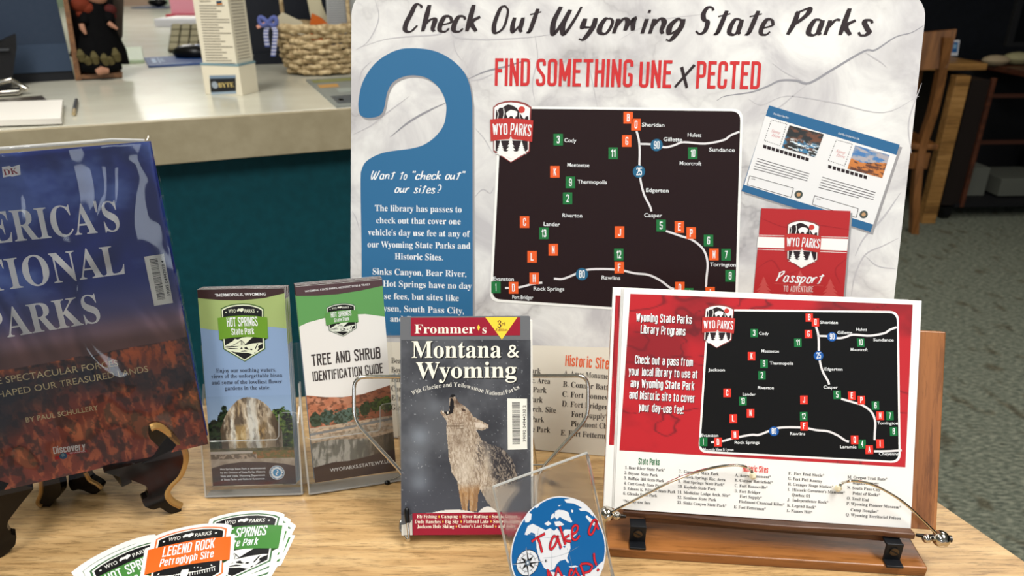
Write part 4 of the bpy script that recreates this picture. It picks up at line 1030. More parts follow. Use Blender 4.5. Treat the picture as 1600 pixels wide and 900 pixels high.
# ================================================================== BROCHURES IN CLEAR HOLDERS
def park_badge(L, ban, line1, line2, z, outer, thin, scene=True, edge=None):
    """Shield with a curved top, banner and a small scene, drawn in design units (centre 575, top 125, tip 840)."""
    sh = [(300, 190), (360, 160), (430, 140), (500, 130), (570, 126), (650, 130), (720, 145), (790, 168), (828, 195), (832, 420), (850, 690), (600, 846), (335, 690), (310, 420)]
    cx, cy = 573, 480
    gr = lambda P, d: [(cx + (x - cx) * (1 + d / 270), cy + (y - cy) * (1 + d / 350)) for x, y in P]
    bp_ = [(248, 298), (400, 276), (575, 266), (740, 272), (884, 292), (900, 562), (740, 546), (575, 540), (420, 550), (272, 577)]
    if edge:
        L.poly(gr(sh, 52), edge, z - 1.4e-4); L.poly([(218, 268), (575, 235), (912, 262), (930, 598), (575, 575), (244, 610)], edge, z - 1.3e-4)
    L.poly(gr(sh, 14), thin, z - 6e-5); L.poly(sh, outer, z)
    L.poly(gr(sh, -14), BLK, z + 6e-5)
    L.poly([(300, 190), (828, 200), (836, 420), (850, 560), (310, 570)], BLK, z + 6e-5) if False else None
    if scene == 'bird':
        wing = lambda sx: [(573 + sx * 20, 600), (573 + sx * 110, 610), (573 + sx * 220, 590), (573 + sx * 215, 640), (573 + sx * 110, 650), (573 + sx * 22, 640)]
        for sx in (-1, 1):
            for j in range(11): x = 573 + sx * (40 + 18 * j); L.line([(x, 625), (x + sx * 6, 668 - j)], 5, outer, z + 1.4e-4, False)
            L.line([(573, 630), (573 + sx * 110, 632), (573 + sx * 225, 612)], 8, outer, z + 1.5e-4)
            for j in range(4): L.line([(573 + sx * 4, 690), (573 + sx * (14 + 16 * j), 775 - j * 5)], 8, outer, z + 1.4e-4, False)
            L.line([(573 + sx * 190, 585), (573 + sx * 200, 600)], 9, outer, z + 1.4e-4, False)
        L.poly([(548, 590), (598, 590), (604, 640), (590, 690), (600, 770), (546, 770), (556, 690), (542, 640)], outer, z + 1.6e-4)
        for p in ((480, 680), (500, 700), (505, 725), (640, 585), (665, 590), (690, 600)): L.disc(p, 5, outer, z + 1.4e-4, 8)
    else:
        L.poly([(345, 650), (400, 620), (450, 590), (470, 565), (510, 575), (560, 550), (650, 540), (700, 545), (640, 600), (600, 640), (520, 660), (345, 665)], outer, z + 1.2e-4)
        L.line([(430, 655), (500, 620), (555, 588), (600, 630), (625, 640)], 7, BLK, z + 1.6e-4); L.line([(555, 588), (555, 645)], 8, BLK, z + 1.6e-4, False); L.line([(570, 595), (572, 645)], 5, BLK, z + 1.6e-4, False)
        L.poly([(345, 668), (470, 665), (540, 650), (600, 648), (700, 625), (790, 615), (830, 618), (780, 690), (735, 760), (700, 765), (640, 745), (540, 740), (470, 735), (400, 715), (350, 690)], outer, z + 1.2e-4)
        for p in ([(350, 680), (430, 690), (510, 690)], [(350, 660), (420, 664), (520, 662)]): L.line(p, 11, BLK, z + 1.6e-4, taper=True)
        for P in ([(540, 690), (560, 672), (575, 692), (560, 698)], [(590, 680), (625, 668), (640, 690), (660, 700), (640, 705), (600, 695)], [(665, 705), (680, 690), (705, 700), (690, 712)], [(730, 690), (760, 630), (775, 628), (750, 680), (735, 705)],
                  [(720, 745), (740, 728), (735, 750), (722, 756)], [(540, 722), (600, 712), (650, 722), (620, 730), (560, 732)], [(770, 660), (800, 640), (825, 630), (800, 670), (775, 690)]): L.poly(P, BLK, z + 1.6e-4)
    L.text('WYO', 'sansb', (388, 232), (480, 230), 46, outer, z + 1.6e-4); L.text('PARKS', 'sansb', (592, 230), (722, 230), 46, outer, z + 1.6e-4)
    L.poly([(495, 195), (515, 176), (535, 182), (560, 170), (580, 182), (578, 205), (560, 212), (556, 222), (545, 222), (540, 210), (515, 208), (508, 218), (500, 216)], outer, z + 1.6e-4)
    L.disc((355, 226), 9, outer, z + 1.6e-4, 10); L.disc((758, 218), 9, outer, z + 1.6e-4, 10)
    L.poly([(268, 572), (320, 596), (330, 560), (300, 560)], mat((30, 60, 20), .5), z - 3e-5); L.poly([(898, 558), (850, 590), (840, 555), (860, 550)], mat((30, 60, 20), .5), z - 3e-5)
    L.poly(bp_, ban, z + 2e-4)
    L.text(line1, 'gothb', (372 if len(line1) < 12 else 340, 410), (766 if len(line1) < 12 else 800, 398), 118, W2, z + 2.8e-4)
    L.text(line2, 'gothb', (430 if len(line2) < 12 else 370, 515), (722 if len(line2) < 12 else 770, 505), 84, W2, z + 2.8e-4)


BA = Frame.pose(-0.3221665, 0.6376507, 0.010777, 0.0422436, 0.2577849, 0.0040331)
BB = Frame.pose(-0.2128848, 0.6419855, 0.0121, 0.2640695, 0.1846447, -0.0144759)
DIM = {'A': (0.0889, 0.2147), 'B': (0.0876, 0.2183)}


def mound(s, t):
    # photo region, t: 0 top .. 1 bottom
    sky = mixc(np.zeros(s.shape + (3,)) + (132, 158, 192), (160, 186, 214), t * 1.6)
    c = sky; tr = fbm(s * 14, t * 16, 4)
    for (a, w_, h_, col) in ((.06, .17, .30, (34, 50, 30)), (.20, .10, .14, (40, 58, 36)), (.88, .22, .16, (70, 96, 44)), (.72, .14, .20, (60, 84, 42)), (1.0, .12, .26, (44, 66, 34))):
        m_ = (t > h_ + ((s - a) / w_) ** 2 * .22 + .16 * (tr - .5)) & (np.abs(s - a) < w_ * 1.25); cc = mixc(np.zeros(s.shape + (3,)) + col, (16, 24, 16), sm(.45, .62, fbm(s * 30, t * 36, 3))); cc = mixc(cc, (130, 150, 70), sm(.58, .72, fbm(s * 22 + 9, t * 30, 3)) * (a > .5) * .7)
        c = np.where(m_[..., None], cc, c)
    dome = t > .0 + .02 + np.abs((s - .50) / .37) ** 2.4 * .42 + .04 * (fbm(s * 9, t * 3) - .5)
    dome &= (s > .135 + .02 * tr) & (s < .87)
    st_ = fbm(s * 20 + 2 * fbm(s * 6, t * 6, 3), t * 3.2, 5); st2 = fbm(s * 9 + 4, t * 1.6 + 3, 4)
    d = mixc(np.zeros(s.shape + (3,)) + (172, 156, 132), (208, 208, 200), sm(.45, .62, st2)); d = mixc(d, (138, 106, 56), sm(.5, .68, fbm(s * 7 + 30, t * 2.2, 4)) * .8); d = mixc(d, (84, 72, 58), sm(.5, .6, fbm(s * 30, t * 16, 3)) * .45)
    d = mixc(d, (72, 60, 48), sm(.50, .64, st_) * .8); d = mixc(d, (226, 220, 204), (1 - sm(.30, .42, st_)) * .7)
    d = mixc(d, (74, 60, 44), sm(.62, .86, s) * .55); d = mixc(d, (178, 146, 86), sm(.30, .34, s) * (1 - sm(.42, .46, s)) * sm(.34, .40, t) * .6); d = mixc(d, (178, 178, 172), sm(.46, .49, s) * (1 - sm(.57, .60, s)) * .5)
    c = np.where((dome & (t < .69))[..., None], d, c)
    gnd = t > .66 + .02 * (tr - .5); gc = mixc(np.zeros(s.shape + (3,)) + (96, 90, 62), (60, 62, 34), sm(.4, .6, fbm(s * 20, t * 30, 3)))
    c = np.where(gnd[..., None], gc, c)
    pth = (t > .70) & (t < .755) & (np.abs(t - .715 + .02 * s) < .02); c = np.where(pth[..., None], np.array((186, 178, 168.)), c)
    fl = (t > .70 + .0 * s) & (s > .5); c = np.where((fl & (t < .80))[..., None], mixc(np.zeros(s.shape + (3,)) + (96, 92, 36), (138, 92, 40), sm(.5, .6, fbm(s * 50, t * 60, 2))), c)
    rk = (t >= .74) & (t < .80) & (s <= .55); c = np.where(rk[..., None], mixc(np.zeros(s.shape + (3,)) + (170, 150, 130), (90, 76, 62), sm(.4, .6, fbm(s * 34, t * 40, 2))), c)
    c = np.where((t >= .80)[..., None], mixc(np.zeros(s.shape + (3,)) + (176, 162, 144), (150, 136, 120), sm(.3, .7, tr)), c)
    return c


def canyonland(s, t):
    n = fbm(s * 8, t * 10, 5); c = mixc(np.zeros(s.shape + (3,)) + (178, 112, 84), (200, 140, 112), sm(.4, .7, n)); c = mixc(c, (112, 62, 40), sm(.35, .8, s) * .6); c = mixc(c, (80, 52, 40), sm(.5, .64, fbm(s * 22, t * 30, 4)) * .6)
    for (a, b_, r_, col) in ((.22, .31, .10, (70, 92, 84)), (.38, .33, .11, (84, 104, 96)), (.52, .31, .09, (84, 108, 98)), (.68, .27, .07, (52, 70, 44)), (.82, .24, .08, (62, 78, 36)), (.93, .24, .10, (74, 92, 40)), (.08, .32, .07, (60, 78, 64))):
        dd = ((s - a) / r_) ** 2 + ((t - b_) / .10) ** 2 + 1.5 * (fbm(s * 24, t * 26, 3) - .5); m_ = dd < .9; c = np.where(m_[..., None], mixc(np.zeros(s.shape + (3,)) + col, (30, 40, 26), sm(.45, .6, fbm(s * 44, t * 44, 2)) * .6), c)
    g2 = t > .42 - .03 * s; gc = mixc(np.zeros(s.shape + (3,)) + (176, 164, 148), (200, 176, 150), sm(.4, .6, fbm(s * 6, t * 24, 3))); gc = mixc(gc, (170, 130, 90), (1 - sm(.0, .02, np.abs(t - .40 + .02 * s))))
    gc = mixc(gc, (110, 92, 74), sm(.5, .6, fbm(s * 30, t * 40, 3)) * .5); c = np.where(g2[..., None], gc, c)
    rd = (np.abs(t - (.50 - .07 * s)) < .016); c = np.where(rd[..., None], np.array((126, 128, 128.)), c)
    wf = t > .62 - .02 * np.sin(s * 7); w_ = fbm(s * 34 + 4 * t, t * 7, 4); wc = mixc(np.zeros(s.shape + (3,)) + (188, 188, 182), (116, 120, 116), sm(.42, .6, w_)); wc = mixc(wc, (90, 96, 92), sm(.45, .65, fbm(s * 5, t * 8)) * .7); wc = mixc(wc, (66, 54, 40), sm(.62, .8, s) * .75)
    return np.where(wf[..., None], wc, c)


def brochure(fr, W, H, name, label, group, full, off, du=0.0, dv=0.0, top=None):
    F2 = Frame(fr.O + fr.X * du + fr.Y * dv + fr.N * off, fr.X, fr.Y)
    t = thing('brochure', label, 'brochure', F2, group=group)
    b = MB(); b.box((W / 2, H / 2, -0.0004), (W, H, 0.0007), PAPER); b.build('paper', t)
    if not full:
        b = MB(); b.flat([(0, H - .012), (W, H - .012), (W, H), (0, H)], 0.00003, mat((66, 44, 44), .5)); b.flat([(0, H - .06), (W, H - .06), (W, H - .012), (0, H - .012)], 0.00003, top); b.flat([(0, 0), (W, 0), (W, H - .06), (0, H - .06)], 0.00003, mat((130, 150, 170), .5)); b.build('cover_print', t)
    return t


BRN = mat((58, 38, 38), .45)
for i in range(5):
    brochure(BA, *DIM['A'], 'a', 'brown-topped brochure in the stack behind the hot springs brochure in left holder', 'brochures stacked behind the hot springs brochure', False, -0.0075 + i * .0013, 0.0028 - 0.0006 * i + random.uniform(-.0004, .0004), 0.0016 - .0003 * i, mat((150, 172, 112), .45))
t = brochure(BA, *DIM['A'], 'a', 'front Hot Springs State Park brochure with travertine mound photo in left clear holder', 'brochures in the left holder', True, 0.0)
W_, H_ = DIM['A']; f = lambda x, y: (300 + x / 2.572, 430 + y / 2.572); u_ = lambda x, y: BA.uv(*f(x, y))
k = Ink(BA)
k.flat([(0, H_ * .3), (W_, H_ * .3), (W_, H_), (0, H_)], 0.00004, mat((134, 160, 196), .42))
gl = [u_(x, y) for x, y in [(30, 212), (43, 226), (100, 222), (180, 212), (260, 206), (330, 208), (380, 215)]]
gl[0] = (0, gl[0][1]); gl = [gl[0]] + gl[2:-1] + [(W_, gl[-1][1])]
k.flat([(0, H_), *gl, (W_, H_)][::1], 0.00012, mat((158, 178, 112), .42))
bl_ = [u_(x, y) for x, y in [(22, 92), (110, 100), (200, 101), (290, 92), (380, 72)]]; bl_[0] = (0, bl_[0][1]); bl_[-1] = (W_, bl_[-1][1])
k.flat([(0, H_), *bl_, (W_, H_)], 0.0002, BRN)
k.text('THERMOPOLIS, WYOMING', 'sansb', f(93, 86), f(297, 81), 4.6, W2, .0003)
TN = mat((44, 50, 66), .5)
for s_, a, e in [('Enjoy our soothing waters,', (98, 391), (338, 387)), ('views of the unforgettable bison', (78, 414), (363, 409)), ('and some of the loveliest flower', (80, 439), (363, 434)), ('gardens in the state.', (133, 462), (315, 458))]: k.text(s_, 'serif', f(*a), f(*e), 6.0, TN, .0002)
bo = [u_(x, y) for x, y in [(82, 776), (130, 760), (200, 750), (290, 750), (370, 757), (415, 766)]]; bo[0] = (0, bo[0][1]); bo[-1] = (W_, bo[-1][1])
k.flat([(0, 0.0), (W_, 0.0), *bo[::-1]], 0.0002, BRN)
for j, (s_, e) in enumerate([('Hot Springs State Park is administered', 295), ('by the Division of State Parks, Historic', 295), ('Sites and Trails, Wyoming Department', 294), ('of State Parks and Cultural Resources.', 294)]): k.text(s_, 'sansb', f(114 + j, 783 + 14 * j), f(e, 778 + 14 * j), 3.0, W2, .0003)
k.disc(f(342, 793), 11.8, W2, .0003); k.disc(f(342, 793), 11, mat((60, 120, 160), .5), .00034, 28, .9); k.disc(f(342, 793), 6.4, mat((60, 140, 190), .5), .00036); k.line([f(342, 782), f(346, 790), f(339, 797), f(343, 804)], 1.6, W2, .0004)
for j in range(14):
    if j not in (0, 7): a_ = 2 * math.pi * j / 14; k.text('HSPRINGSWORLDS'[j], 'sansb', (f(342, 793)[0] + 9 * math.sin(a_) - 1, f(342, 793)[1] - 9 * math.cos(a_) + 1.1), (f(342, 793)[0] + 9 * math.sin(a_) + 1, f(342, 793)[1] - 9 * math.cos(a_) + 1.1), 2.4, mat((50, 90, 120), .5), .0004)
L = LInk(k, [(0, 0), (1309, 0), (0, 900)], [(310, 460), (470, 460), (310, 570)]); park_badge(L, mat((104, 150, 40), .42), 'HOT SPRINGS', 'State Park', .00035, mat((226, 232, 206), .42), mat((74, 104, 50), .42))
k.build('cover_print', t)
ya = H_ - (BA.uv(*f(200, 488))[1]); p0 = BA.uv(*f(75, 488)); p1 = BA.uv(*f(250, 800))
picture('mound_photo', [(0, p0[1]), (W_, p0[1]), (W_, p1[1]), (0, p1[1])], 190, 200, mound, .0001, t, GPHOTO)

for i in range(4):
    brochure(BB, *DIM['B'], 'b', 'brown-topped brochure in the stack behind the tree and shrub guide in right holder', 'brochures stacked behind the tree and shrub guide', False, -0.0065 + i * .0014, -0.0012 + 0.0004 * i, 0.0022 - .0005 * i, mat((120, 168, 120), .45))
t = brochure(BB, *DIM['B'], 'b', 'front Tree and Shrub Identification Guide brochure, white with green top, in right clear holder', 'brochures in the right holder', True, 0.0)
W_, H_ = DIM['B']; f = lambda x, y: (450 + x / 2.572, 430 + y / 2.572); u_ = lambda x, y: BB.uv(*f(x, y))
k = Ink(BB); k.flat([(0, 0), (W_, 0), (W_, H_), (0, H_)], 0.00004, mat((232, 231, 228), .4))


def span(pts, close):
    q = [u_(x, y) for x, y in pts]; q[0] = (0, q[0][1]); q[-1] = (W_, q[-1][1]); return q


k.flat([(0, H_), *span([(38, 207), (80, 190), (150, 171), (230, 160), (310, 156), (395, 166)], 0), (W_, H_)], .0001, mat((98, 158, 92), .42))
k.flat([(0, H_), *span([(28, 84), (120, 82), (200, 76), (290, 62), (385, 42)], 0), (W_, H_)], .00018, mat((82, 62, 66), .42))
k.text('WYOMING STATE PARKS, HISTORIC SITES & TRAILS', 'sansb', f(68, 69), f(329, 40), 3.1, W2, .00026)
DG = mat((66, 60, 60), .5)
for s_, a, e in [('TREE', (97, 366), (176, 357)), ('AND', (192, 355), (252, 348)), ('SHRUB', (268, 346), (373, 334))]: k.text(s_, 'gothb', f(*a), f(*e), 18.5, DG, .0002)
for s_, a, e in [('IDENTIFICATION', (101, 427), (300, 404)), ('GUIDE', (312, 402), (383, 392))]: k.text(s_, 'gothb', f(*a), f(*e), 15.5, DG, .0002)
k.flat([(0, 0.0), (W_, 0.0), *span([(112, 772), (180, 752), (250, 745), (320, 728), (400, 704), (425, 700)], 0)[::-1]], 0.0002, BRN)
k.text('WYOPARKS.STATE.WY.US', 'sansb', f(170, 791), f(411, 753), 5.6, W2, .0003)
L = LInk(k, [(248, 298), (884, 292), (600, 840)], [f(147, 152), f(279, 140), f(222, 243)]); park_badge(L, mat((92, 152, 78), .42), 'HOT SPRINGS', 'State Park', .00035, mat((226, 232, 220), .42), mat((80, 100, 90), .42))
k.build('cover_print', t)
p0 = span([(80, 482), (150, 490), (220, 490), (300, 478), (420, 440)], 0); p1 = u_(250, 775)
# photo under a curved upper edge
top_ = sum(p[1] for p in p0) / len(p0)
pic = picture('canyon_photo', [(0, p0[0][1]), (W_, p0[-1][1]), (W_, p1[1]), (0, p1[1])], 170, 180, canyonland, .0001, t, GPHOTO)
k = Ink(BB); k.flat([(0, p0[0][1] + .001), *p0, (W_, p0[-1][1] + .006)], .00014, mat((232, 231, 228), .4)); k.build('curved_margin', t)


def holder(fr, W, H, label, roll=0.0):
    """Open clear pocket: back, two sides, front with a cut-out, floor."""
    t = thing('brochure_holder', label, 'holder', fr)
    z0, z1 = -0.014, 0.0035; x0, x1 = -0.006, W + 0.006; y0 = -0.0105
    b = MB(); b.box(((x0 + x1) / 2, H * .34, z0), (x1 - x0, H * .74, .0018), ACRYL); b.build('back_panel', t)
    b = MB()
    fh = .052; b.prism(arc_round([(x0, y0), (x1, y0), (x1, .082), (x1 - .018, .082), (x1 - .020, fh), (x0 + .006, fh), (x0, .058)], .004), z1, z1 + .0015, ACRYL, EDGE); b.build('front_panel', t)
    b = MB(); b.tube([(x0 + .008, fh, z1 + .001), (x1 - .023, fh, z1 + .001), (x1 - .020, fh + .004, z1 + .001), (x1 - .0185, .080, z1 + .001)], .0006, EDGE, 6); b.build('front_rim', t)
    for sx in (0, 1):
        x = x0 if not sx else x1; b = MB()
        prof = [(y0, z1 + .0015), (.070, z1 + .0015), (.085, z0 * .4), (.11, z0), (y0, z0 - .002)]
        e_ = .0018 * (1 if sx else -1)
        b.add([(x, y, z) for y, z in prof] + [(x + e_, y, z) for y, z in prof], [(0, 1, 2, 3, 4), (9, 8, 7, 6, 5)], ACRYL)
        n = 5; b.add([(x, y, z) for y, z in prof] + [(x + e_, y, z) for y, z in prof], [(i, (i + 1) % n, n + (i + 1) % n, n + i) for i in range(n)], EDGE); b.build('side_panel', t)
    b = MB(); b.box(((x0 + x1) / 2, y0 + .0009, (z0 + z1) / 2), (x1 - x0, .0018, z1 - z0 + .004), EDGE); b.build('floor_panel', t)
    # back foot resting on the table
    B_ = Vector((-fr.X.y, fr.X.x, 0)).normalized(); IMh = fr.mat().inverted(); p = fr.O - fr.N * .014 + fr.Y * (H * .70); q = Vector((p.x, p.y, TZ)) + B_ * .035; ww = W * .5
    b = MB(); r0 = fr.X * (W * .25); r1 = fr.X * (W * .75)
    vs = [p + r0, p + r1, q + r1, q + r0]; vs += [v + B_ * .0018 for v in vs]
    b.add([tuple(IMh @ v) for v in vs], [(0, 1, 2, 3), (7, 6, 5, 4), (0, 4, 5, 1), (1, 5, 6, 2), (2, 6, 7, 3), (3, 7, 4, 0)], ACRYL); b.build('back_strut', t)
    return t


holder(BA, *DIM['A'], 'clear acrylic holder of the hot springs brochures, left of the pair')
holder(BB, *DIM['B'], 'clear acrylic holder of the tree and shrub guides, right of the pair')

# ================================================================== LARGE BLUE BOOK AND ITS BLACK EASEL
KF = Frame.pose(-0.5419906, 0.5270074, 0.0719388, 0.4048303, 0.1865500, 0.0081289); KW, KH = 0.25001, 0.30692
bk = thing('large_book', 'large blue America\'s National Parks book with red canyon cover in clear jacket on black easel', 'book', KF)


def cover(s, t):
    t2 = t - .02 * (s - .5)
    c = mixc(np.zeros(s.shape + (3,)) + (38, 66, 158), (24, 44, 126), sm(.0, .3, s * .4 + .3 * fbm(s * 3, t * 3)))
    cl = fbm(s * 4 + 2, t * 7 + 1, 5); c = mixc(c, (104, 130, 196), sm(.48, .76, cl) * .8 * (1 - sm(.40, .55, t2))); c = mixc(c, (16, 26, 70), (1 - sm(.0, .2, t2 + .1 * s)) * (1 - s) * .5)
    c = mixc(c, (86, 84, 132), sm(.36, .50, t2)); c = mixc(c, (150, 118, 128), sm(.48, .56, t2)); c = mixc(c, (120, 84, 78), sm(.55, .60, t2))
    rim = .600 + .016 * fbm(s * 9, s * 0 + 3, 4) + .02 * np.sin(s * 3)
    n = fbm(s * 16, t * 16, 5); n2 = fbm(s * 70 + 4 * n, t * 20, 4); n3 = fbm(s * 46 + 9, t * 40, 4)
    rk = mixc(np.zeros(s.shape + (3,)) + (84, 54, 50), (164, 82, 52), sm(.42, .62, n)); rk = mixc(rk, (224, 120, 66), sm(.52, .68, n2) * sm(.40, .58, n)); rk = mixc(rk, (34, 32, 40), sm(.50, .62, n3) * .6)
    ledge = vn(s * 3, t * 60 + 3 * n); rk = mixc(rk, (40, 34, 42), sm(.6, .8, ledge) * .35)
    low = sm(.73, .82, t2 - .09 * np.sin(s * 6 + 1) - .04 + .05 * (n - .5)); rd = mixc(np.zeros(s.shape + (3,)) + (150, 66, 46), (210, 112, 70), sm(.48, .66, n2)); rd = mixc(rd, (112, 60, 66), (1 - sm(.0, .45, s)) * .45); rd = mixc(rd, (58, 36, 36), sm(.50, .62, n3) * .65)
    mid = sm(.63, .68, t2 + .03 * (n - .5)) * (1 - sm(.76, .84, t2 - .06 * np.sin(s * 6))); rk = mixc(rk, (34, 40, 58), mid * .70 * (1 - sm(.70, .84, s) * .7)); lowc = rk * (1 - low[..., None]) + rd * low[..., None]
    band = sm(rim, rim + .006, t2) * (1 - sm(rim + .05, rim + .09, t2)) * sm(.62, .72, s); lowc = mixc(lowc, (206, 104, 52), band * sm(.42, .58, n2) * .8)
    return np.where((t2 > rim)[..., None], lowc, c)


b = MB(); BLU = mat((26, 42, 104), .3)
b.box((KW / 2, KH / 2, -.0012), (KW, KH, .0022), BLU); b.box((KW / 2, KH / 2, -.0245), (KW, KH, .0022), BLU); b.box((.001, KH / 2, -.0128), (.002, KH, .0255), BLU); b.build('cover_boards', bk, .0006)
b = MB(); b.box((KW / 2 - .002, KH / 2, -.0128), (KW - .006, KH - .008, .0212), mat((228, 224, 212), .8)); b.build('page_block', bk)
picture('cover_photo', [(0, KH), (KW, KH), (KW, 0), (0, 0)], 300, 360, cover, .0002, bk, vcol_mat('book_cover_print', .4))
k = Ink(KF); SIL = mat((246, 243, 238), .35); GLD = mat((226, 208, 160), .4)
for s_, a, e, h in [("AMERICA'S", (-106, 391), (189, 360), 50), ('NATIONAL', (-108, 468.5), (197, 427.5), 49), ('PARKS', (-22, 533), (159, 502.5), 46)]: k.text(s_, 'serif', a, e, h, SIL, .0004)
k.build('title_lettering', bk); k = Ink(KF); k.text('THE SPECTACULAR FORCES', 'sans', (-28, 604), (185, 571.5), 10.5, GLD, .0004); k.text('THAT SHAPED OUR TREASURED LANDS', 'sans', (-62, 632), (232, 580.5), 10.5, GLD, .0004); k.build('subtitle_lettering', bk); k = Ink(KF); k.text('BY PAUL SCHULLERY', 'sansb', (41, 660), (154, 640), 8, GLD, .0004)
k.build('author_lettering', bk); k = Ink(KF)
k.text('Discovery', 'gothb', (84, 709), (134, 702), 11, SIL, .0005); k.poly([(98, 711.5), (136, 706), (136, 701.8 + 1), (98, 708)], mat((190, 30, 40), .4), .0004); k.poly([(86, 713), (94, 712), (94, 717), (86, 718)], mat((190, 30, 40), .4), .0004)
k.text('CHANNEL', 'sansb', (109, 709), (134, 705.5), 2.6, SIL, .0005); k.disc((99, 712), 6.2, mat((40, 90, 130), .4), .00055); k.poly([(95, 710), (99, 707), (102, 711), (98, 714)], mat((120, 160, 170), .4), .0006)
k.build('channel_emblem', bk); k = Ink(KF)
k.poly([(3, 261), (15, 259), (18, 261), (31, 257), (32.5, 273), (19, 276), (16, 275), (5, 277.5)], SIL, .0004); k.text('DK', 'serif', (7, 274), (29, 271), 9, mat((150, 50, 60), .4), .0005)
k.build('publisher_emblem', bk)
k = Ink(KF); barcode(k, [(225, 401), (256, 396.5), (270.5, 473), (241, 478)], '39092 04943929 4', .0006); k.build('barcode_sticker', bk)
# clear jacket: a wrinkled film a little larger than the cover
JM = clear('jacket_film', (254, 254, 254), .06, 1.45, bump=0.42, boost=1.2)
nx_, ny_ = 70, 84; vs = []; fs = []
for j in range(ny_ + 1):
    for i in range(nx_ + 1):
        u, v = i / nx_, j / ny_; x = -.002 + u * (KW + .005); y = -.003 + v * (KH + .008)
        a_ = float(fbm(np.array(u * 4.0 + v * 1.5), np.array(v * 3.0 - u * 2), 3)); ed = max(0, 1 - min(v, 1 - v, 1 - u) * 14)
        z = .0014 + (.0004 + .0042 * (1 - v) ** 1.5) * a_ + .0024 * ed * float(vn(np.array(u * 9.0 + 3), np.array(v * 9.0)))
        if v > .99: z -= .002
        if u > .995: z = -.001
        vs.append((x, y, z))
for j in range(ny_):
    for i in range(nx_): a_ = j * (nx_ + 1) + i; fs.append((a_, a_ + 1, a_ + nx_ + 2, a_ + nx_ + 1))
b = MB(); b.add(vs, fs, JM); b.build('clear_jacket', bk, smooth=True)
b = MB(); b.tube([(-.001, KH + .0035, -.002), (.05, KH + .0035, .0005), (.12, KH + .0045, -.001), (KW - .03, KH + .004, 0), (KW - .004, KH + .001, -.003)], .0016, clear('jacket_fold', (240, 240, 240), .1, 1.5, milky=.55), 8); b.build('jacket_fold', bk)

# easel
EBL = mat((14, 11, 9), .16); EGD = mat((176, 138, 82), .32, .5)
ez = thing('display_easel', 'black folding plate easel with bronze edges holding the large blue book', 'stand', loc=tuple(Vector((-0.474, 0.700, TZ))))
hinge = Vector((-0.478, 0.700, 0))


def plate(name, foot, pxs, th, gold):
    """A vertical plate through the hinge and its foot; outline in pixels of the reference on that plane."""
    fw_ = Vector((math.cos(.61), math.sin(.61), 0)); fr = Frame((foot.x, foot.y, TZ), fw_, (0, 0, 1))
    if fr.N.dot(C_O - fr.O) < 0: fr = Frame(fr.O, -fw_, (0, 0, 1))
    P = [(x, max(y, 0.0)) for x, y in arc_round([fr.uv(*p) for p in pxs], .0025, True, 3)]
    M_ = ez.matrix_basis.inverted() if False else Matrix.Translation(-Vector(ez.location))
    b = MB(); A = [M_ @ (fr.O + fr.X * x + fr.Y * y) for x, y in P]; n = len(A)
    Bk = [a - fr.N * th for a in A]
    c0 = b.mi(EBL)
    b.add([tuple(p) for p in A + Bk], [list(range(n)), list(range(n, 2 * n))[::-1]], EBL)
    b.add([tuple(p) for p in A + Bk], [(i, n + i, n + (i + 1) % n, (i + 1) % n) for i in range(n)], EBL)
    o = b.build(name, ez, .0012)
    pa_ = min(A, key=lambda v: v.x); pa_ = Vector((pa_.x + .012, pa_.y + .012, .060)); pb_ = Vector((-.03, 0, .082)); ab = MB(); dd_ = pb_ - pa_
    ab.box(tuple((pa_ + pb_) / 2), (dd_.length, .010, .020), EBL, dd_.to_track_quat('X', 'Z').to_matrix()); ab.build('support_arm', ez, .001)
    # raised bronze bead on the outer edge
    cb = MB(); cb.tube(catmull([tuple(M_ @ (fr.O + fr.X * fr.uv(*p)[0] + fr.Y * max(.002, fr.uv(*p)[1]) - fr.N * .003)) for p in gold], 5), .0040, EGD, 8); cb.build('bronze_edge', o)
    return o


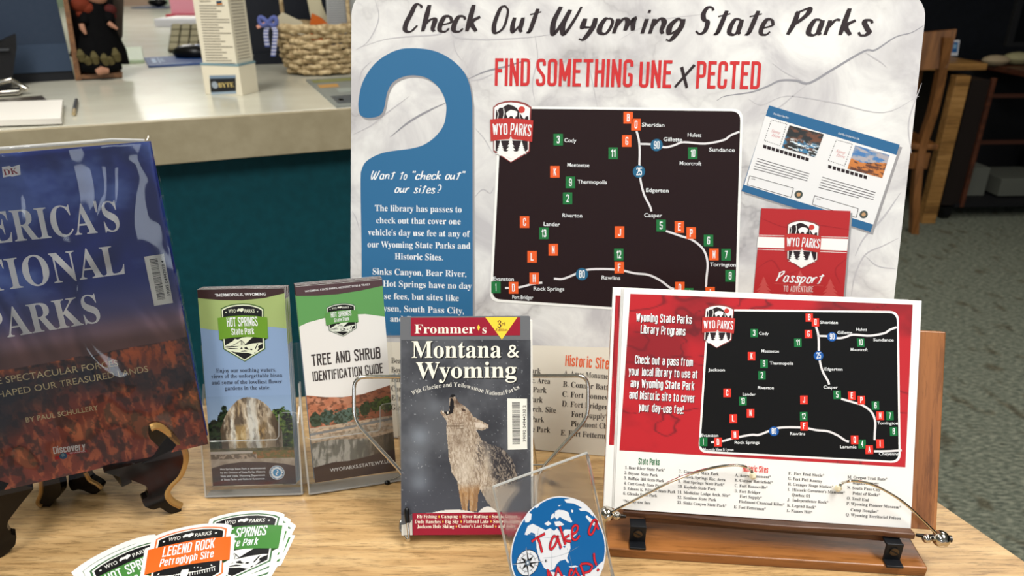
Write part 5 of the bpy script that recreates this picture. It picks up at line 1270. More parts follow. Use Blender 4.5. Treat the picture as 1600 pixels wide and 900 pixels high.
plate('front_leg', ground(280, 800), [(160, 738), (200, 728), (240, 716), (250, 700), (233, 684), (234, 672), (244, 667), (258, 673), (272, 686), (286, 700), (291, 722), (283, 744), (268, 760), (262, 772), (268, 784), (284, 792), (283, 803), (264, 802), (250, 793), (240, 797), (226, 792), (221, 781), (232, 776), (230, 760), (205, 750)], .011,
      [(236, 671), (246, 668), (260, 675), (274, 688), (287, 702), (290, 722), (282, 744), (267, 760), (261, 773), (268, 785), (283, 793)])
plate('front_leg', ground(12, 868), [(54, 762), (34, 786), (14, 812), (10, 822), (18, 836), (26, 836), (24, 852), (8, 866), (-6, 880), (-30, 884), (-40, 860), (-32, 820), (-34, 770), (-52, 740), (-40, 722), (-20, 730), (-5, 752)], .011,
      [(-6, 880), (-30, 884), (-38, 862), (-32, 820), (-34, 770)])
for px_, pts, gd in ((76, [(62, 745), (62, 770), (58, 786), (66, 793), (78, 794), (84, 782), (94, 776), (96, 764), (92, 745), (92, 700), (62, 700)], [(64, 750), (64, 770), (59, 785), (66, 792)]), (150, [(107, 740), (107, 758), (112, 768), (124, 764), (134, 768), (148, 774), (160, 764), (150, 756), (138, 750), (132, 735), (130, 700), (107, 700)], [(133, 738), (140, 750), (151, 756), (159, 763)])):
    ft = ground(px_, 792 if px_ < 100 else 772); fr = Frame((ft.x, ft.y, TZ), (1, 0, 0), (0, 0, 1)); P = arc_round([fr.uv(*p) for p in pts], .004, True, 3)
    M_ = Matrix.Translation(-Vector(ez.location)); A = [M_ @ (fr.O + fr.X * x + fr.Y * max(y, 0)) for x, y in P]; n = len(A); Bk = [a + Vector((0, .011, 0)) for a in A]
    b = MB(); b.add([tuple(p) for p in A + Bk], [list(range(n)), list(range(n, 2 * n))[::-1]], EBL); b.add([tuple(p) for p in A + Bk], [(i, n + i, n + (i + 1) % n, (i + 1) % n) for i in range(n)], EBL); o = b.build('rear_leg', ez, .0012)
    b = MB(); b.tube(catmull([tuple(M_ @ (fr.O + fr.X * fr.uv(*p)[0] + fr.Y * max(0.001, fr.uv(*p)[1]))) for p in gd], 4), .0022, EGD, 8); b.build('bronze_edge', o)
b = MB(); b.box((-.03, -.028, .15), (.16, .012, .17), EBL, Matrix.Rotation(.405, 3, 'Z')); b.box((-.03, -.02, .075), (.12, .02, .03), EBL, Matrix.Rotation(.405, 3, 'Z')); b.build('back_rest', ez, .002)

# ================================================================== GLOBE SIGN
TF = Frame.pose(0.0181056, 0.4189325, 0.0026, 0.50837, 0.43627, 0.005375); TW, TH = 0.09145, 0.15337
gs = thing('globe_sign', 'slanted clear acrylic sign with blue globe sticker reading Take a map!', 'sign', TF)
fm_ = bpy.data.materials.new('frosted_film'); fm_.use_nodes = True; nt = fm_.node_tree; nt.nodes.remove(nt.nodes['Principled BSDF'])
gb = N(nt, 'ShaderNodeBsdfRefraction', IOR=1.06, Roughness=0.42); gb.inputs[0].default_value = (1, 1, 1, 1); tr = N(nt, 'ShaderNodeBsdfTransparent'); tr.inputs[0].default_value = (.99, .99, .98, 1)
gy = N(nt, 'ShaderNodeBsdfGlossy', Roughness=.12); m1 = N(nt, 'ShaderNodeMixShader'); m1.inputs[0].default_value = .45; m2 = N(nt, 'ShaderNodeMixShader'); m2.inputs[0].default_value = .06
nt.links.new(gb.outputs[0], m1.inputs[1]); nt.links.new(tr.outputs[0], m1.inputs[2]); nt.links.new(m1.outputs[0], m2.inputs[1]); nt.links.new(gy.outputs[0], m2.inputs[2]); nt.links.new(m2.outputs[0], nt.nodes['Material Output'].inputs[0])
b = MB(); b.flat([(.003, .002), (TW - .003, .002), (TW - .003, TH - .003), (.003, TH - .003)], -.0015, fm_); b.build('frosted_insert', gs)
b = MB(); b.prism(arc_round([(0, 0), (TW, 0), (TW, TH), (0, TH)], .002), -.0005, .0012, ACRYL, EDGE); b.build('front_panel', gs)
b = MB(); b.prism(arc_round([(0, 0), (TW, 0), (TW, TH), (0, TH)], .002), -.0045, -.0032, ACRYL, EDGE); b.build('rear_panel', gs)
b = MB(); b.tube([(0, .001, -.0015), (0, TH, -.0015)], .0009, EDGE, 6); b.tube([(TW, .001, -.0015), (TW, TH, -.0015)], .0009, EDGE, 6); b.tube([(0, TH, -.0015), (TW, TH, -.0015)], .0011, EDGE, 6); b.build('rim', gs)
b = MB(); B_ = Vector((-TF.X.y, TF.X.x, 0)); IMg = TF.mat().inverted(); vs = [TF.O, TF.O + TF.X * TW, TF.O + TF.X * TW + B_ * .055, TF.O + B_ * .055]; vs = [v + Vector((0, 0, .0002)) for v in vs] + [v + Vector((0, 0, .002)) for v in vs]
b.add([tuple(IMg @ v) for v in vs], [(3, 2, 1, 0), (4, 5, 6, 7), (0, 1, 5, 4), (1, 2, 6, 5), (2, 3, 7, 6), (3, 0, 4, 7)], EDGE); b.build('foot_panel', gs)
k = Ink(TF); f = lambda x, y: (760 + x / 4.5, 700 + y / 4.5)
OCE = mat((18, 92, 152), .3); LAND = mat((214, 218, 224), .35)
rimp = [(250, 500), (300, 430), (370, 380), (440, 345), (510, 335), (590, 345), (670, 375), (730, 430), (775, 500), (810, 570), (832, 650), (835, 730), (822, 810), (795, 890), (750, 970), (690, 1030), (600, 1070), (500, 1085), (400, 1070), (300, 1020), (230, 960), (185, 890), (165, 820), (163, 740), (180, 650), (210, 570)]
k.poly([f(*p) for p in rimp], LAND, .0014, .004); cx, cy = 500, 705
k.poly([f(cx + (x - cx) * .975, cy + (y - cy) * .975) for x, y in rimp], OCE, .00148, .004)
for P in ([(262, 500), (290, 450), (312, 462), (308, 500), (290, 520), (268, 520)], [(275, 570), (285, 545), (320, 530), (350, 545), (380, 560), (410, 575), (440, 560), (470, 580), (490, 560), (520, 600), (545, 570), (590, 570), (630, 600), (600, 630), (580, 650), (585, 700), (570, 740), (560, 770), (575, 800), (565, 805), (548, 780), (510, 790), (485, 815), (470, 850), (430, 860), (400, 840), (370, 780), (355, 740), (345, 690), (340, 640), (335, 600), (310, 590), (280, 610), (262, 605)],
          [(478, 440), (500, 432), (540, 435), (570, 450), (580, 480), (598, 515), (590, 522), (560, 510), (530, 495), (510, 480), (490, 500), (470, 480)], [(330, 412), (352, 395), (372, 392), (350, 420)], [(495, 400), (520, 398), (505, 408)], [(540, 360), (600, 352), (650, 375), (690, 405), (720, 430), (745, 470), (740, 478), (715, 450), (690, 440), (655, 412), (610, 388), (555, 382)],
          [(640, 425), (670, 420), (690, 440), (655, 440)], [(452, 465), (470, 455), (470, 485), (445, 500)], [(400, 530), (430, 510), (450, 530), (425, 545)], [(470, 515), (510, 512), (540, 535), (515, 550), (480, 545)], [(590, 430), (605, 435), (602, 452), (590, 448)],
          [(415, 860), (470, 870), (520, 880), (560, 905), (540, 930), (480, 915), (430, 890)], [(700, 870), (750, 850), (790, 810), (815, 790), (818, 830), (795, 880), (760, 940), (700, 990), (640, 960), (650, 900)], [(570, 830), (620, 822), (640, 832), (590, 838)], [(690, 480), (700, 470), (740, 500), (770, 540), (780, 570), (765, 560), (720, 520)]):
    k.poly([f(*p) for p in P], LAND, .00156)
GRD = mat((120, 135, 150), .4)
for P in ([(280, 600), (400, 625), (520, 620), (640, 590)], [(395, 770), (470, 762), (560, 735), (640, 690)], [(455, 560), (455, 700), (450, 850)], [(560, 700), (590, 800), (600, 900)], [(360, 560), (345, 700)]): k.line([f(*p) for p in P], .5, GRD, .0016)
for P in ([(500, 690), (515, 685), (520, 705), (510, 715)], [(530, 688), (550, 682), (545, 700)]): k.poly([f(*p) for p in P], OCE, .00162)
k.build('globe_print', gs)
k = Ink(TF); RP = mat((196, 40, 52), .35); RO = mat((60, 20, 40), .4)
for wd, mm, zz_ in ((4.6, RO, .0018), (3.2, RP, .0019)):
    for P in ([(310, 655), (345, 630), (405, 598)], [(350, 618), (368, 665), (385, 732)], [(482, 622), (465, 618), (445, 660), (440, 700), (455, 705), (480, 670), (497, 610)], [(490, 612), (500, 650), (518, 700)], [(508, 545), (525, 600), (548, 675)], [(578, 608), (545, 630), (540, 640), (560, 650), (590, 652)],
              [(595, 605), (625, 585), (635, 552), (620, 540), (600, 555), (595, 600), (600, 635), (625, 640), (648, 610)], [(770, 520), (755, 500), (735, 520), (715, 570), (715, 600), (735, 600), (755, 560), (770, 505)], [(765, 510), (770, 545), (780, 570)],
              [(432, 920), (425, 860), (450, 900), (470, 920), (492, 840), (505, 860), (540, 925)], [(600, 860), (585, 850), (575, 890), (590, 905), (610, 870), (625, 838)], [(615, 850), (640, 890), (655, 915)], [(652, 815), (668, 860), (680, 905)], [(655, 812), (700, 808), (735, 825), (720, 860), (680, 875)], [(748, 735), (752, 780), (766, 820)], [(770, 848), (776, 852), (780, 860)]):
        k.line([f(*p) for p in P], wd, mm, zz_)
k.build('map_lettering', gs)
k = Ink(TF); k.disc(f(283, 803), 17.5, LAND, .0017, 32); k.disc(f(283, 803), 17.5, BLK, .00174, 32, .95); k.disc(f(283, 803), 12, BLK, .00174, 32, .95)
for j in range(16):
    a_ = math.pi * 2 * j / 16 - .10; L0 = 25 if j % 4 == 0 else (14 if j % 2 == 0 else 0)
    c_ = f(283, 803)
    if L0:
        tip = (c_[0] + L0 * math.sin(a_), c_[1] - L0 * math.cos(a_))
        for sg, mm in ((1, BLK), (-1, LAND)):
            k.poly([c_, (c_[0] + 4 * math.sin(a_ + sg * .8), c_[1] - 4 * math.cos(a_ + sg * .8)), tip], mm if j % 4 == 0 else BLK, .0018)
    else:
        for rr in (13.5,): k.line([(c_[0] + 12.5 * math.sin(a_), c_[1] - 12.5 * math.cos(a_)), (c_[0] + 17 * math.sin(a_), c_[1] - 17 * math.cos(a_))], .6, BLK, .0018, False)
for ch, a_ in (('N', -.1), ('E', 1.47), ('S', 3.04), ('W', 4.61)):
    c_ = f(283, 803); x = c_[0] + (29 if ch == 'E' else 0) * math.sin(a_); y = c_[1] - (29 if ch == 'E' else 0) * math.cos(a_)
    if ch == 'E': k.text(ch, 'serif', (x - 2, y + 2), (x + 2, y + 1.5), 4, BLK, .0019)
k.disc(f(283, 803), 3.4, mat((90, 110, 130), .3), .0019); k.disc(f(283, 803), 1.6, LAND, .00195)
k.build('compass_print', gs)


# ================================================================== STICKERS
class Flat(Frame): pass


def sticker(px, ang, zoff, label, ban, l1, l2, scene, edge_green, group=None, sc=.0785):
    c0 = ground(px[0], px[1]); fr = Frame((c0.x, c0.y, TZ + zoff), (math.cos(ang), math.sin(ang), 0), (-math.sin(ang), math.cos(ang), 0))
    t = thing('sticker', label, 'sticker', fr, group=group); s = sc / 652.
    k = Ink(fr); L = LInk(k, [(575, 480), (575 + 100, 480), (575, 480 + 100)], [(0, 0), (100 * s, 0), (0, -100 * s)], uv=True)
    park_badge(L, ban, l1, l2, .0003, mat((236, 236, 230), .4), edge_green, scene, edge=mat((238, 238, 234), .42)); k.build('print', t)
    sh = [(300, 190), (430, 140), (570, 126), (720, 145), (828, 195), (836, 268), (912, 262), (930, 598), (852, 606), (850, 690), (600, 846), (335, 690), (318, 606), (244, 610), (218, 268), (304, 262)]
    g_ = [((x - 575) * s * (1.19 if y not in (262, 268, 598, 610) else 1.0), -(y - 480) * s * (1.15 if y not in (262, 268, 598, 610, 606) else 1.0)) for x, y in sh]
    b = MB(); b.prism(arc_round(g_, .003), -.0003, .00010, mat((238, 238, 234), .42)); b.build('backing', t)
    return t


SG = mat((70, 132, 60), .4); SO = mat((238, 106, 36), .4); THG = mat((66, 110, 70), .4); THO = mat((232, 120, 60), .4)
sticker((202, 899), .74, .0004, 'bottom green sticker of the left pile, only its white and green edge showing', SG, 'HOT SPRINGS', 'State Park', True, THG, 'green park stickers in the left pile')
sticker((208, 901), .70, .0009, 'middle green sticker of the left pile, mostly covered', SG, 'HOT SPRINGS', 'State Park', True, THG, 'green park stickers in the left pile')
sticker((217, 904), .66, .0014, 'top green Hot Springs sticker of the left pile, tucked under the orange sticker', SG, 'HOT SPRINGS', 'State Park', True, THG, 'green park stickers in the left pile')
sticker((383, 861), -.12, .0004, 'bottom sticker of the right pile, only a white edge showing', SG, 'HOT SPRINGS', 'State Park', True, THG, 'green park stickers in the right pile')
sticker((379, 856), -.02, .0009, 'middle sticker of the right pile below the top green one', SG, 'HOT SPRINGS', 'State Park', True, THG, 'green park stickers in the right pile')
sticker((375, 852), .10, .0014, 'top green Hot Springs State Park sticker of the right pile on oak table', SG, 'HOT SPRINGS', 'State Park', True, THG, 'green park stickers in the right pile')
sticker((294, 877), .24, .0021, 'orange Legend Rock Petroglyph Site sticker lying over both green piles', SO, 'LEGEND ROCK', 'Petroglyph Site', 'bird', THO)


# ================================================================== THINGS ON AND BEHIND THE SERVICE COUNTER
def gframe(a, e, z=CZ):
    """Upright frame standing on the counter between two reference points."""
    A = ground(*a, z); B = ground(*e, z); return Frame(A, B - A, (0, 0, 1))


def upright(name, fr, pts, th, m, parent, off=0.0, bev=0.0, px=True, rnd=0.0):
    P = [fr.uv(*p) for p in pts] if px else pts
    P = [(x, max(y, 0.0)) for x, y in P]
    if rnd: P = arc_round(P, rnd)
    b = MB(); b.prism(P, off - th, off, m); return b.build(name, parent, bev)


# carton display
bf = gframe((323, 147), (379, 149.5)); CRE = mat((226, 218, 196), .55)
t = thing('carton_display', 'tall cream printed carton with black BYTE label standing on counter', 'box', bf)
Wb = bf.uv(379, 149)[0]; f = lambda x, y: (290 + x / 5.63, y / 5.63)
upright('carton', bf, [(0.004, 0.115 * 0), (Wb - .004, 0), (Wb - .004, .36), (0.004, .36)], .085, CRE, t, 0, .001, px=False)
b = MB(); b.box((Wb / 2, .042, -.0405), (Wb + .004, .084, .087), CRE); b.build('base_sleeve', t, .001)
b = MB(); b.box((Wb / 2, .085, -.0405), (Wb + .006, .006, .089), mat((120, 150, 160), .4)); b.build('sleeve_band', t)
k = Ink(bf, .0035); GT = mat((110, 100, 88), .6)
k.poly([f(210, 665), f(440, 660), f(442, 690), f(212, 698)], mat((120, 140, 160), .5), .0036); k.poly([f(212, 692), f(440, 686), f(444, 800), f(222, 812)], mat((28, 30, 34), .5), .0038)
k.poly([f(222, 812), f(444, 800), f(446, 824), f(226, 832)], mat((150, 168, 184), .5), .0036)
k.disc(f(258, 748), 4.8, mat((150, 160, 170), .5), .0042); k.text('BYTE', 'serif', f(292, 768), f(428, 764), 6.8, mat((214, 190, 120), .5), .0042)
for j in range(24):
    y = 50 + j * 24.2; x0 = 112 + j * 3.2; k.line([f(x0, y), f(x0 + random.choice((150, 190, 225, 250)), y + 1)], 1.1, GT, .0008, False)
k.text('Information', 'serifi', f(118, 18), f(215, 16), 3, GT, .0008); k.poly([f(262, 10), f(310, 6), f(316, 36), f(268, 40)], mat((50, 70, 90), .5), .0008); k.poly([f(268, 32), f(316, 28), f(318, 40), f(270, 42)], mat((200, 120, 40), .5), .0009)
k.build('label_print', t)
k = MB()
for j in range(28): k.box((Wb - .0035, .10 + j * .0086, -.042), (.0012, .002, .060), mat((140, 130, 116), .6))
k.build('side_print', t, kind='stuff')

# basket
BS1 = speckle('seagrass_rope', (146, 122, 84), (212, 190, 148), 60, .8, .5, detail=6)
bc = (ground(444, 119, CZ) + ground(537, 119, CZ)) / 2 + Vector((0.006, 0.08, 0.006)); t = thing('basket', 'woven tan seagrass basket with tall handle and blue gingham bow on counter', 'basket', loc=tuple(bc))
HB = .152; R0, R1 = .104, .140
for j in range(9):
    zc = .008 + j * (HB - .020) / 8; rr = R0 + (R1 - R0) * (zc / HB) ** .8; P = []
    for i in range(97):
        a_ = 2 * math.pi * i / 96; w_ = math.sin(a_ * 9 + (math.pi if j % 2 else 0)); P.append(((rr + .006 * w_) * math.cos(a_), (rr * .78 + .006 * w_) * math.sin(a_), zc + .0022 * math.sin(a_ * 5 + j * 2)))
    b = MB(); b.tube(P, [.0082 + .0016 * math.sin(i * 1.7 + j) for i in range(97)], BS1, 8, False); b.build('woven_row', t)
P = [((R1 + .002) * math.cos(2 * math.pi * i / 72), (R1 + .002) * .78 * math.sin(2 * math.pi * i / 72), HB - .002) for i in range(73)]
b = MB(); b.tube(P, [.0125 + .0016 * math.sin(i * 1.1) for i in range(73)], BS1, 10, False); b.build('rim', t)
for i in range(18):
    a_ = 2 * math.pi * (i + .5) / 18; b = MB(); b.tube([(R0 * .96 * math.cos(a_), R0 * .75 * math.sin(a_), .004), ((R0 + R1) / 2 * math.cos(a_), (R0 + R1) / 2 * .78 * math.sin(a_), HB * .5), (R1 * math.cos(a_), R1 * .78 * math.sin(a_), HB)], .0045, BS1, 6); b.build('stake', t)
b = MB(); b.tube([(R0 * .9 * math.cos(a), R0 * .7 * math.sin(a), .004) for a in np.linspace(0, 2 * math.pi, 25)], .003, BS1, 6); b.flat([(R0 * math.cos(a), R0 * .76 * math.sin(a)) for a in np.linspace(0, 2 * math.pi, 24, endpoint=False)], .004, BS1); b.build('base', t)
xs = .112
b = MB(); b.tube([(-xs, 0, .09), (-xs, 0, HB + .05)] + [(-xs * math.cos(a), 0, HB + .12 + .10 * math.sin(a)) for a in np.linspace(0, math.pi, 13)] + [(xs, 0, HB + .05), (xs, 0, .09)], .0068, BS1, 8); b.build('handle', t)
GI = mat((92, 104, 168), .7); GI2 = mat((206, 208, 226), .7)
b = MB(); c_ = Vector((-xs - .026, -.080, HB + .012))
for sx, a0 in ((-1, .5), (1, .2)):
    P = [c_ + Vector((sx * .022 * math.sin(t_) * 1.3, -.004, .020 * math.sin(2 * t_) * .6 + .008 * math.sin(t_))) for t_ in np.linspace(0, math.pi, 12)]; b.tube(P, .0075, GI, 8)
b.ball(tuple(c_), .012, GI, 10); bow = b.build('bow', t)
for P in ([c_, c_ + Vector((-.012, -.004, -.03)), c_ + Vector((-.014, .0, -.075))], [c_, c_ + Vector((.022, -.012, -.02)), c_ + Vector((.016, -.014, -.06)), c_ + Vector((.004, -.01, -.105))]):
    b = MB(); Q = catmull([tuple(p) for p in P], 8)
    for i in range(len(Q) - 1):
        p, q = Vector(Q[i]), Vector(Q[i + 1]); w_ = Vector((.008, 0, 0)); b.add([tuple(p - w_), tuple(p + w_), tuple(q + w_), tuple(q - w_), tuple(p - w_ + Vector((0, .001, 0))), tuple(p + w_ + Vector((0, .001, 0))), tuple(q + w_ + Vector((0, .001, 0))), tuple(q - w_ + Vector((0, .001, 0)))], [(0, 3, 2, 1), (4, 5, 6, 7), (0, 4, 7, 3), (1, 2, 6, 5)], GI if i % 2 else GI2)
    b.build('ribbon_tail', bow)
b = MB(); b.box(tuple(c_ + Vector((-.022, -.008, -.006))), (.034, .002, .010), mat((224, 160, 140), .6), Matrix.Rotation(-.4, 3, 'Y')); b.build('pink_ribbon', bow)
ffr = Frame(bc + Vector((0, -.02, 0)), (1, 0, 0), (0, 0, 1))


def card(name, label, pts, m, y, th=.003, cat='card'):
    fr = Frame(bc + Vector((0, y, 0)), (1, 0, 0), (0, 0, 1)); o_ = upright(name, fr, [fr.uv(*p) for p in pts], th, m, None, 0, px=False)
    o_.matrix_world = fr.mat(); return tag(o_, label, cat)


card('greeting_card', 'cream folded card leaning in the left of the basket', [(434, 26), (441, 19), (472, 34), (478, 60), (476, 75), (440, 75), (436, 50)], mat((196, 188, 162), .6), -.02)
card('paper_bag', 'orange and tan packet sticking out of the basket beside the cream sheet', [(487, 21), (501, 28), (516, 42), (514, 75), (484, 75), (483, 45)], mat((190, 92, 24), .6), -.045, .012, 'packet')
card('folded_sheet', 'tall cream sheet rising out of the basket behind the orange packet', [(472, -40), (497, -40), (502, 5), (516, 40), (520, 75), (498, 75), (486, 30)], mat((190, 182, 152), .6), .03)

# black monitor back behind the basket
mf = gframe((366, 101), (548, 96)); NAVY = mat((10, 15, 26), .45)
t = thing('computer_monitor', 'large black monitor seen from behind between carton and basket', 'monitor', mf); wm = mf.uv(548, 96)[0]
upright('housing', mf, [(0.0, .035), (wm, .035), (wm, .42), (0, .42)], .05, NAVY, t, 0, .006, px=False); upright('base', mf, [(0.05, 0), (wm - .05, 0), (wm - .08, .04), (.08, .04)], .16, NAVY, t, 0.02, .003, px=False)
t = thing('printed_notice', 'white sheet of fine print standing behind the basket handle', 'paper', gframe((511, 116), (556, 113)))
nf = gframe((511, 116), (556, 113)); upright('paper', nf, [nf.uv(*p) for p in ((509, -15), (556, -15), (556, 74), (513, 76))], .002, mat((170, 172, 172), .6), t, px=False)
k = Ink(nf)
for j in range(22): k.line([(512, -8 + j * 3.6), (548, -9 + j * 3.6)], 1.1, mat((120, 122, 124), .6), .0006, False)
k.build('print', t); upright('stand', nf, [nf.uv(*p) for p in ((522, 76), (556, 75), (556, 100), (522, 101))], .03, mat((26, 28, 36), .5), t, -.002, px=False)
# magazine
G4 = [ground(x, y, CZ + .004) for x, y in ((478, 124), (566, 118), (590, 162), (526, 166.5))]
t = thing('magazine', 'open grey and ochre magazine lying flat in front of the basket', 'magazine', loc=tuple(G4[3])); O_ = G4[3]
b = MB(); b.hexa([tuple(p - O_) for p in G4], [tuple(p - O_ - Vector((0, 0, .004))) for p in G4], mat((128, 134, 130), .4)); b.build('cover', t)
bl = lambda u, v: tuple((G4[3] * (1 - u) + G4[2] * u) * (1 - v) + (G4[0] * (1 - u) + G4[1] * u) * v - O_)
b = MB()
for (u0, u1, v0, v1, c_) in ((.1, .6, .08, .32, (70, 78, 84)), (.08, .45, .62, .74, (190, 142, 78)), (.06, .8, .82, .94, (128, 132, 84)), (.35, .9, .42, .56, (150, 158, 152)), (.2, .3, .16, .22, (210, 210, 205))):
    b.add([(*bl(u, v)[:2], .0004) for u, v in ((u0, v0), (u1, v0), (u1, v1), (u0, v1))], [(0, 1, 2, 3)], mat(c_, .4))
b.build('cover_print', t)

# clipboard with papers, pen
P4 = [ground(x, y, CZ + .004) for x, y in ((-90, 168), (96, 151.5), (99, 188.5), (-90, 200))]
t = thing('clipboard', 'dark clipboard with silver clip at the left end of the counter', 'clipboard', loc=tuple(P4[3])); O_ = P4[3]
Bq = [ground(x, y, CZ + .003) for x, y in ((-95, 162), (66, 149), (72, 155), (92, 160), (88, 186), (-95, 199))]
b = MB(); b.hexa([tuple(p - O_) for p in Bq], [tuple(p - O_ - Vector((0, 0, .003))) for p in Bq], mat((62, 54, 46), .35)); b.build('board', t, .001)
c1 = ground(8, 152, CZ) - O_
b = MB(); b.box(tuple(c1 + Vector((-.02, .02, .012))), (.10, .06, .012), CHROME, Matrix.Rotation(.38, 3, 'Z')); b.tube([tuple(c1 + Vector((-.06, .02, .03))), tuple(c1 + Vector((.00, .045, .042))), tuple(c1 + Vector((.035, .055, .012)))], .008, CHROME, 10); b.build('clip', t, .003)
b = MB(); Pp = [ground(x, y, CZ + .018) for x, y in ((-90, 162), (98, 155.5), (95, 184), (-90, 190))]; b.hexa([tuple(p) for p in Pp], [tuple(p - Vector((0, 0, .0145))) for p in Pp], mat((226, 222, 214), .6)); o = b.build('paper_pad', None, .001)
tag(o, 'white pad of papers held on the clipboard', 'paper')
pa, pb = ground(115, 178, CZ + .006), ground(119.5, 156, CZ + .006); t = thing('ballpoint_pen', 'slim silver and black pen lying beside the clipboard', 'pen', loc=tuple(pa)); d_ = pb - pa
b = MB(); b.tube([(0, 0, 0), tuple(d_ * .25)], [.004, .005], mat((190, 170, 130), .3, .5), 10); b.build('tip', t); b = MB(); b.tube([tuple(d_ * .25), tuple(d_)], [.005, .0045], mat((40, 44, 50), .3), 10); b.build('barrel', t)

# blue-grey partition, black chair, framed case with a doll
pf = gframe((-120, 139), (117, 125)); BG = mat((42, 54, 72), .8)
t = thing('desk_partition', 'blue-grey fabric desk partition behind the counter at far left', 'partition', pf); wp = pf.uv(117, 125)[0]
upright('upper_panel', pf, [(0, .115), (wp, .115), (wp, .75), (0, .75)], .04, BG, t, 0, .002, px=False); upright('lower_panel', pf, [(0, .030), (wp, .030), (wp, .115), (0, .115)], .03, mat((50, 64, 84), .8), t, .003, .002, px=False); upright('foot_rail', pf, [(0, 0), (wp, 0), (wp, .03), (0, .03)], .03, mat((16, 18, 24), .6), t, -.002, .001, px=False)
cf = gframe((-60, 143), (26, 137)); t = thing('office_chair', 'black chair back in front of the blue-grey partition', 'chair', cf); BKF = mat((14, 14, 17), .7)
upright('backrest', cf, [cf.uv(*p) for p in ((-60, 62), (0, 66), (10, 60), (25, 54), (26, 75), (20, 120), (18, 136), (-60, 141))], .05, BKF, t, 0, .01, px=False)
upright('cross_bar', cf, [cf.uv(*p) for p in ((-60, 78), (14, 75), (14, 79), (-60, 82))], .01, mat((60, 62, 66), .4), t, .008, 0, px=False)
df = gframe((118, 125.5), (193, 121)); WF = wood('case_frame_wood', (92, 60, 34), (124, 84, 50), (140, 98, 60), 2, 'z', .45)
t = thing('display_case', 'narrow wooden framed case with dark interior holding a doll', 'cabinet', df)
upright('frame_post', df, [df.uv(*p) for p in ((97, -8), (105, -8), (127, 124), (118, 125))], .12, WF, t, .02, .002, px=False)
upright('bottom_rail', df, [df.uv(*p) for p in ((125, 116.5), (191, 112), (191, 119.5), (126, 122.5))], .12, WF, t, .018, .002, px=False)
upright('back_panel', df, [df.uv(*p) for p in ((104, -8), (197, -8), (190, 120), (124, 124))], .01, mat((24, 16, 14), .7), t, -.11, px=False)
upright('side_panel', df, [df.uv(*p) for p in ((178, -8), (197, -8), (195, 60), (188, 75), (186, 60))], .012, mat((56, 44, 34), .6), t, -.095, px=False)
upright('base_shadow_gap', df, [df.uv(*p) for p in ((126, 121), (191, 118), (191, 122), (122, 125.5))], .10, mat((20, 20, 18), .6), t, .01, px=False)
dl = thing('doll', 'doll in black dress with gold hem and orange shawl seated in the wooden case', 'doll', df)
g3 = lambda x, y, z=-.04: (*df.uv(x, y), z); BD = mat((5, 5, 6), .9, spec=.1); SK = mat((168, 122, 98), .7); GO = mat((84, 76, 44), .8); OR = mat((104, 38, 16), .9)
b = MB(); b.tube([g3(152, 2), g3(152, 22), g3(155, 50), g3(157, 75), g3(157, 95)], [.030, .042, .055, .078, .088], BD, 20); b.build('dress', dl)
for p, q, r_ in ((g3(136, 14), g3(131, 38, 0), .020), (g3(168, 14), g3(172, 36, 0), .022)): b = MB(); b.tube([p, q], [.024, r_ * .7], BD, 12); b.build('sleeve', dl)
for P, r_ in (([g3(127, 37, .01), g3(129, 44, .012), g3(134, 53, .012)], [.008, .009, .004]), ([g3(169, 35, .01), g3(174, 39, .012), g3(183, 45, .012)], [.007, .008, .004])): b = MB(); b.tube(P, r_, SK, 10); b.build('hand', dl)
for i, (x, y, hh) in enumerate(((126, 85, 16), (147, 88, 18), (162, 90, 18), (180, 84, 18), (136, 92, 10), (171, 92, 10))):
    b = MB(); b.tube([g3(x - 2, y - hh / 2, .03), g3(x, y, .045), g3(x + 3, y + hh / 2, .04)], [.006, .014, .010], GO, 8); b.build('gold_hem_fold', dl)
b = MB(); b.tube([g3(128, 100, .02), g3(157, 103, .03), g3(186, 97, .02)], .022, BD, 12); b.build('skirt_base', dl)
b = MB(); b.tube([g3(151, 110, .05), g3(158, 107, .055), g3(168, 108, .05)], [.010, .013, .008], SK, 10); b.build('foot', dl)
for x, y, r_, m_ in ((126, 8, .030, OR), (138, 14, .026, OR), (128, 22, .018, OR), (172, 16, .022, mat((70, 18, 14), .8)), (176, 26, .014, mat((70, 18, 14), .8))): b = MB(); b.ball(g3(x, y, -.02), r_, m_, 12, (1, .8, .7)); b.build('shawl', dl)
hd = g3(150, -14, -.03); b = MB(); b.ball(hd, .042, SK, 16, (.85, 1.1, .9)); b.ball((hd[0], hd[1] - .006, hd[2] + .038), .006, SK, 8); b.build('head', dl)
b = MB(); b.ball((hd[0], hd[1] + .012, hd[2] - .012), .048, OR, 14); b.build('hair', dl)
for sx in (-1, 1): b = MB(); b.ball((hd[0] + sx * .013, hd[1] + .004, hd[2] + .034), .004, BLACKP, 8); b.build('eye', dl)

# raised mint ledge, mouse pad, mouse, keyboard, tray, pink box
MN = mat((188, 206, 172), .35)
q4 = [ground(x, y, CZ + .012) for x, y in ((188, 74), (221, 72.5), (225, 93), (188, 94.5))]; b = MB(); b.hexa([tuple(p) for p in q4], [tuple(p - Vector((0, 0, .0118))) for p in q4], MN); tag(b.build('mint_slab', None, .001), 'pale green raised counter slab beside the doll case', 'counter slab')
q4 = [ground(x, y, CZ + .006) for x, y in ((225, 90), (330, 84), (345, 97), (232, 103))]; t = thing('mouse_pad', 'dark blue mouse pad with white print on the counter', 'mouse pad', loc=tuple(q4[3])); O_ = q4[3]
b = MB(); b.hexa([tuple(p - O_) for p in q4], [tuple(p - O_ - Vector((0, 0, .006))) for p in q4], mat((24, 66, 128), .5)); b.build('pad', t, .001)
bl = lambda u, v: ((q4[3] * (1 - u) + q4[2] * u) * (1 - v) + (q4[0] * (1 - u) + q4[1] * u) * v - O_); b = MB()
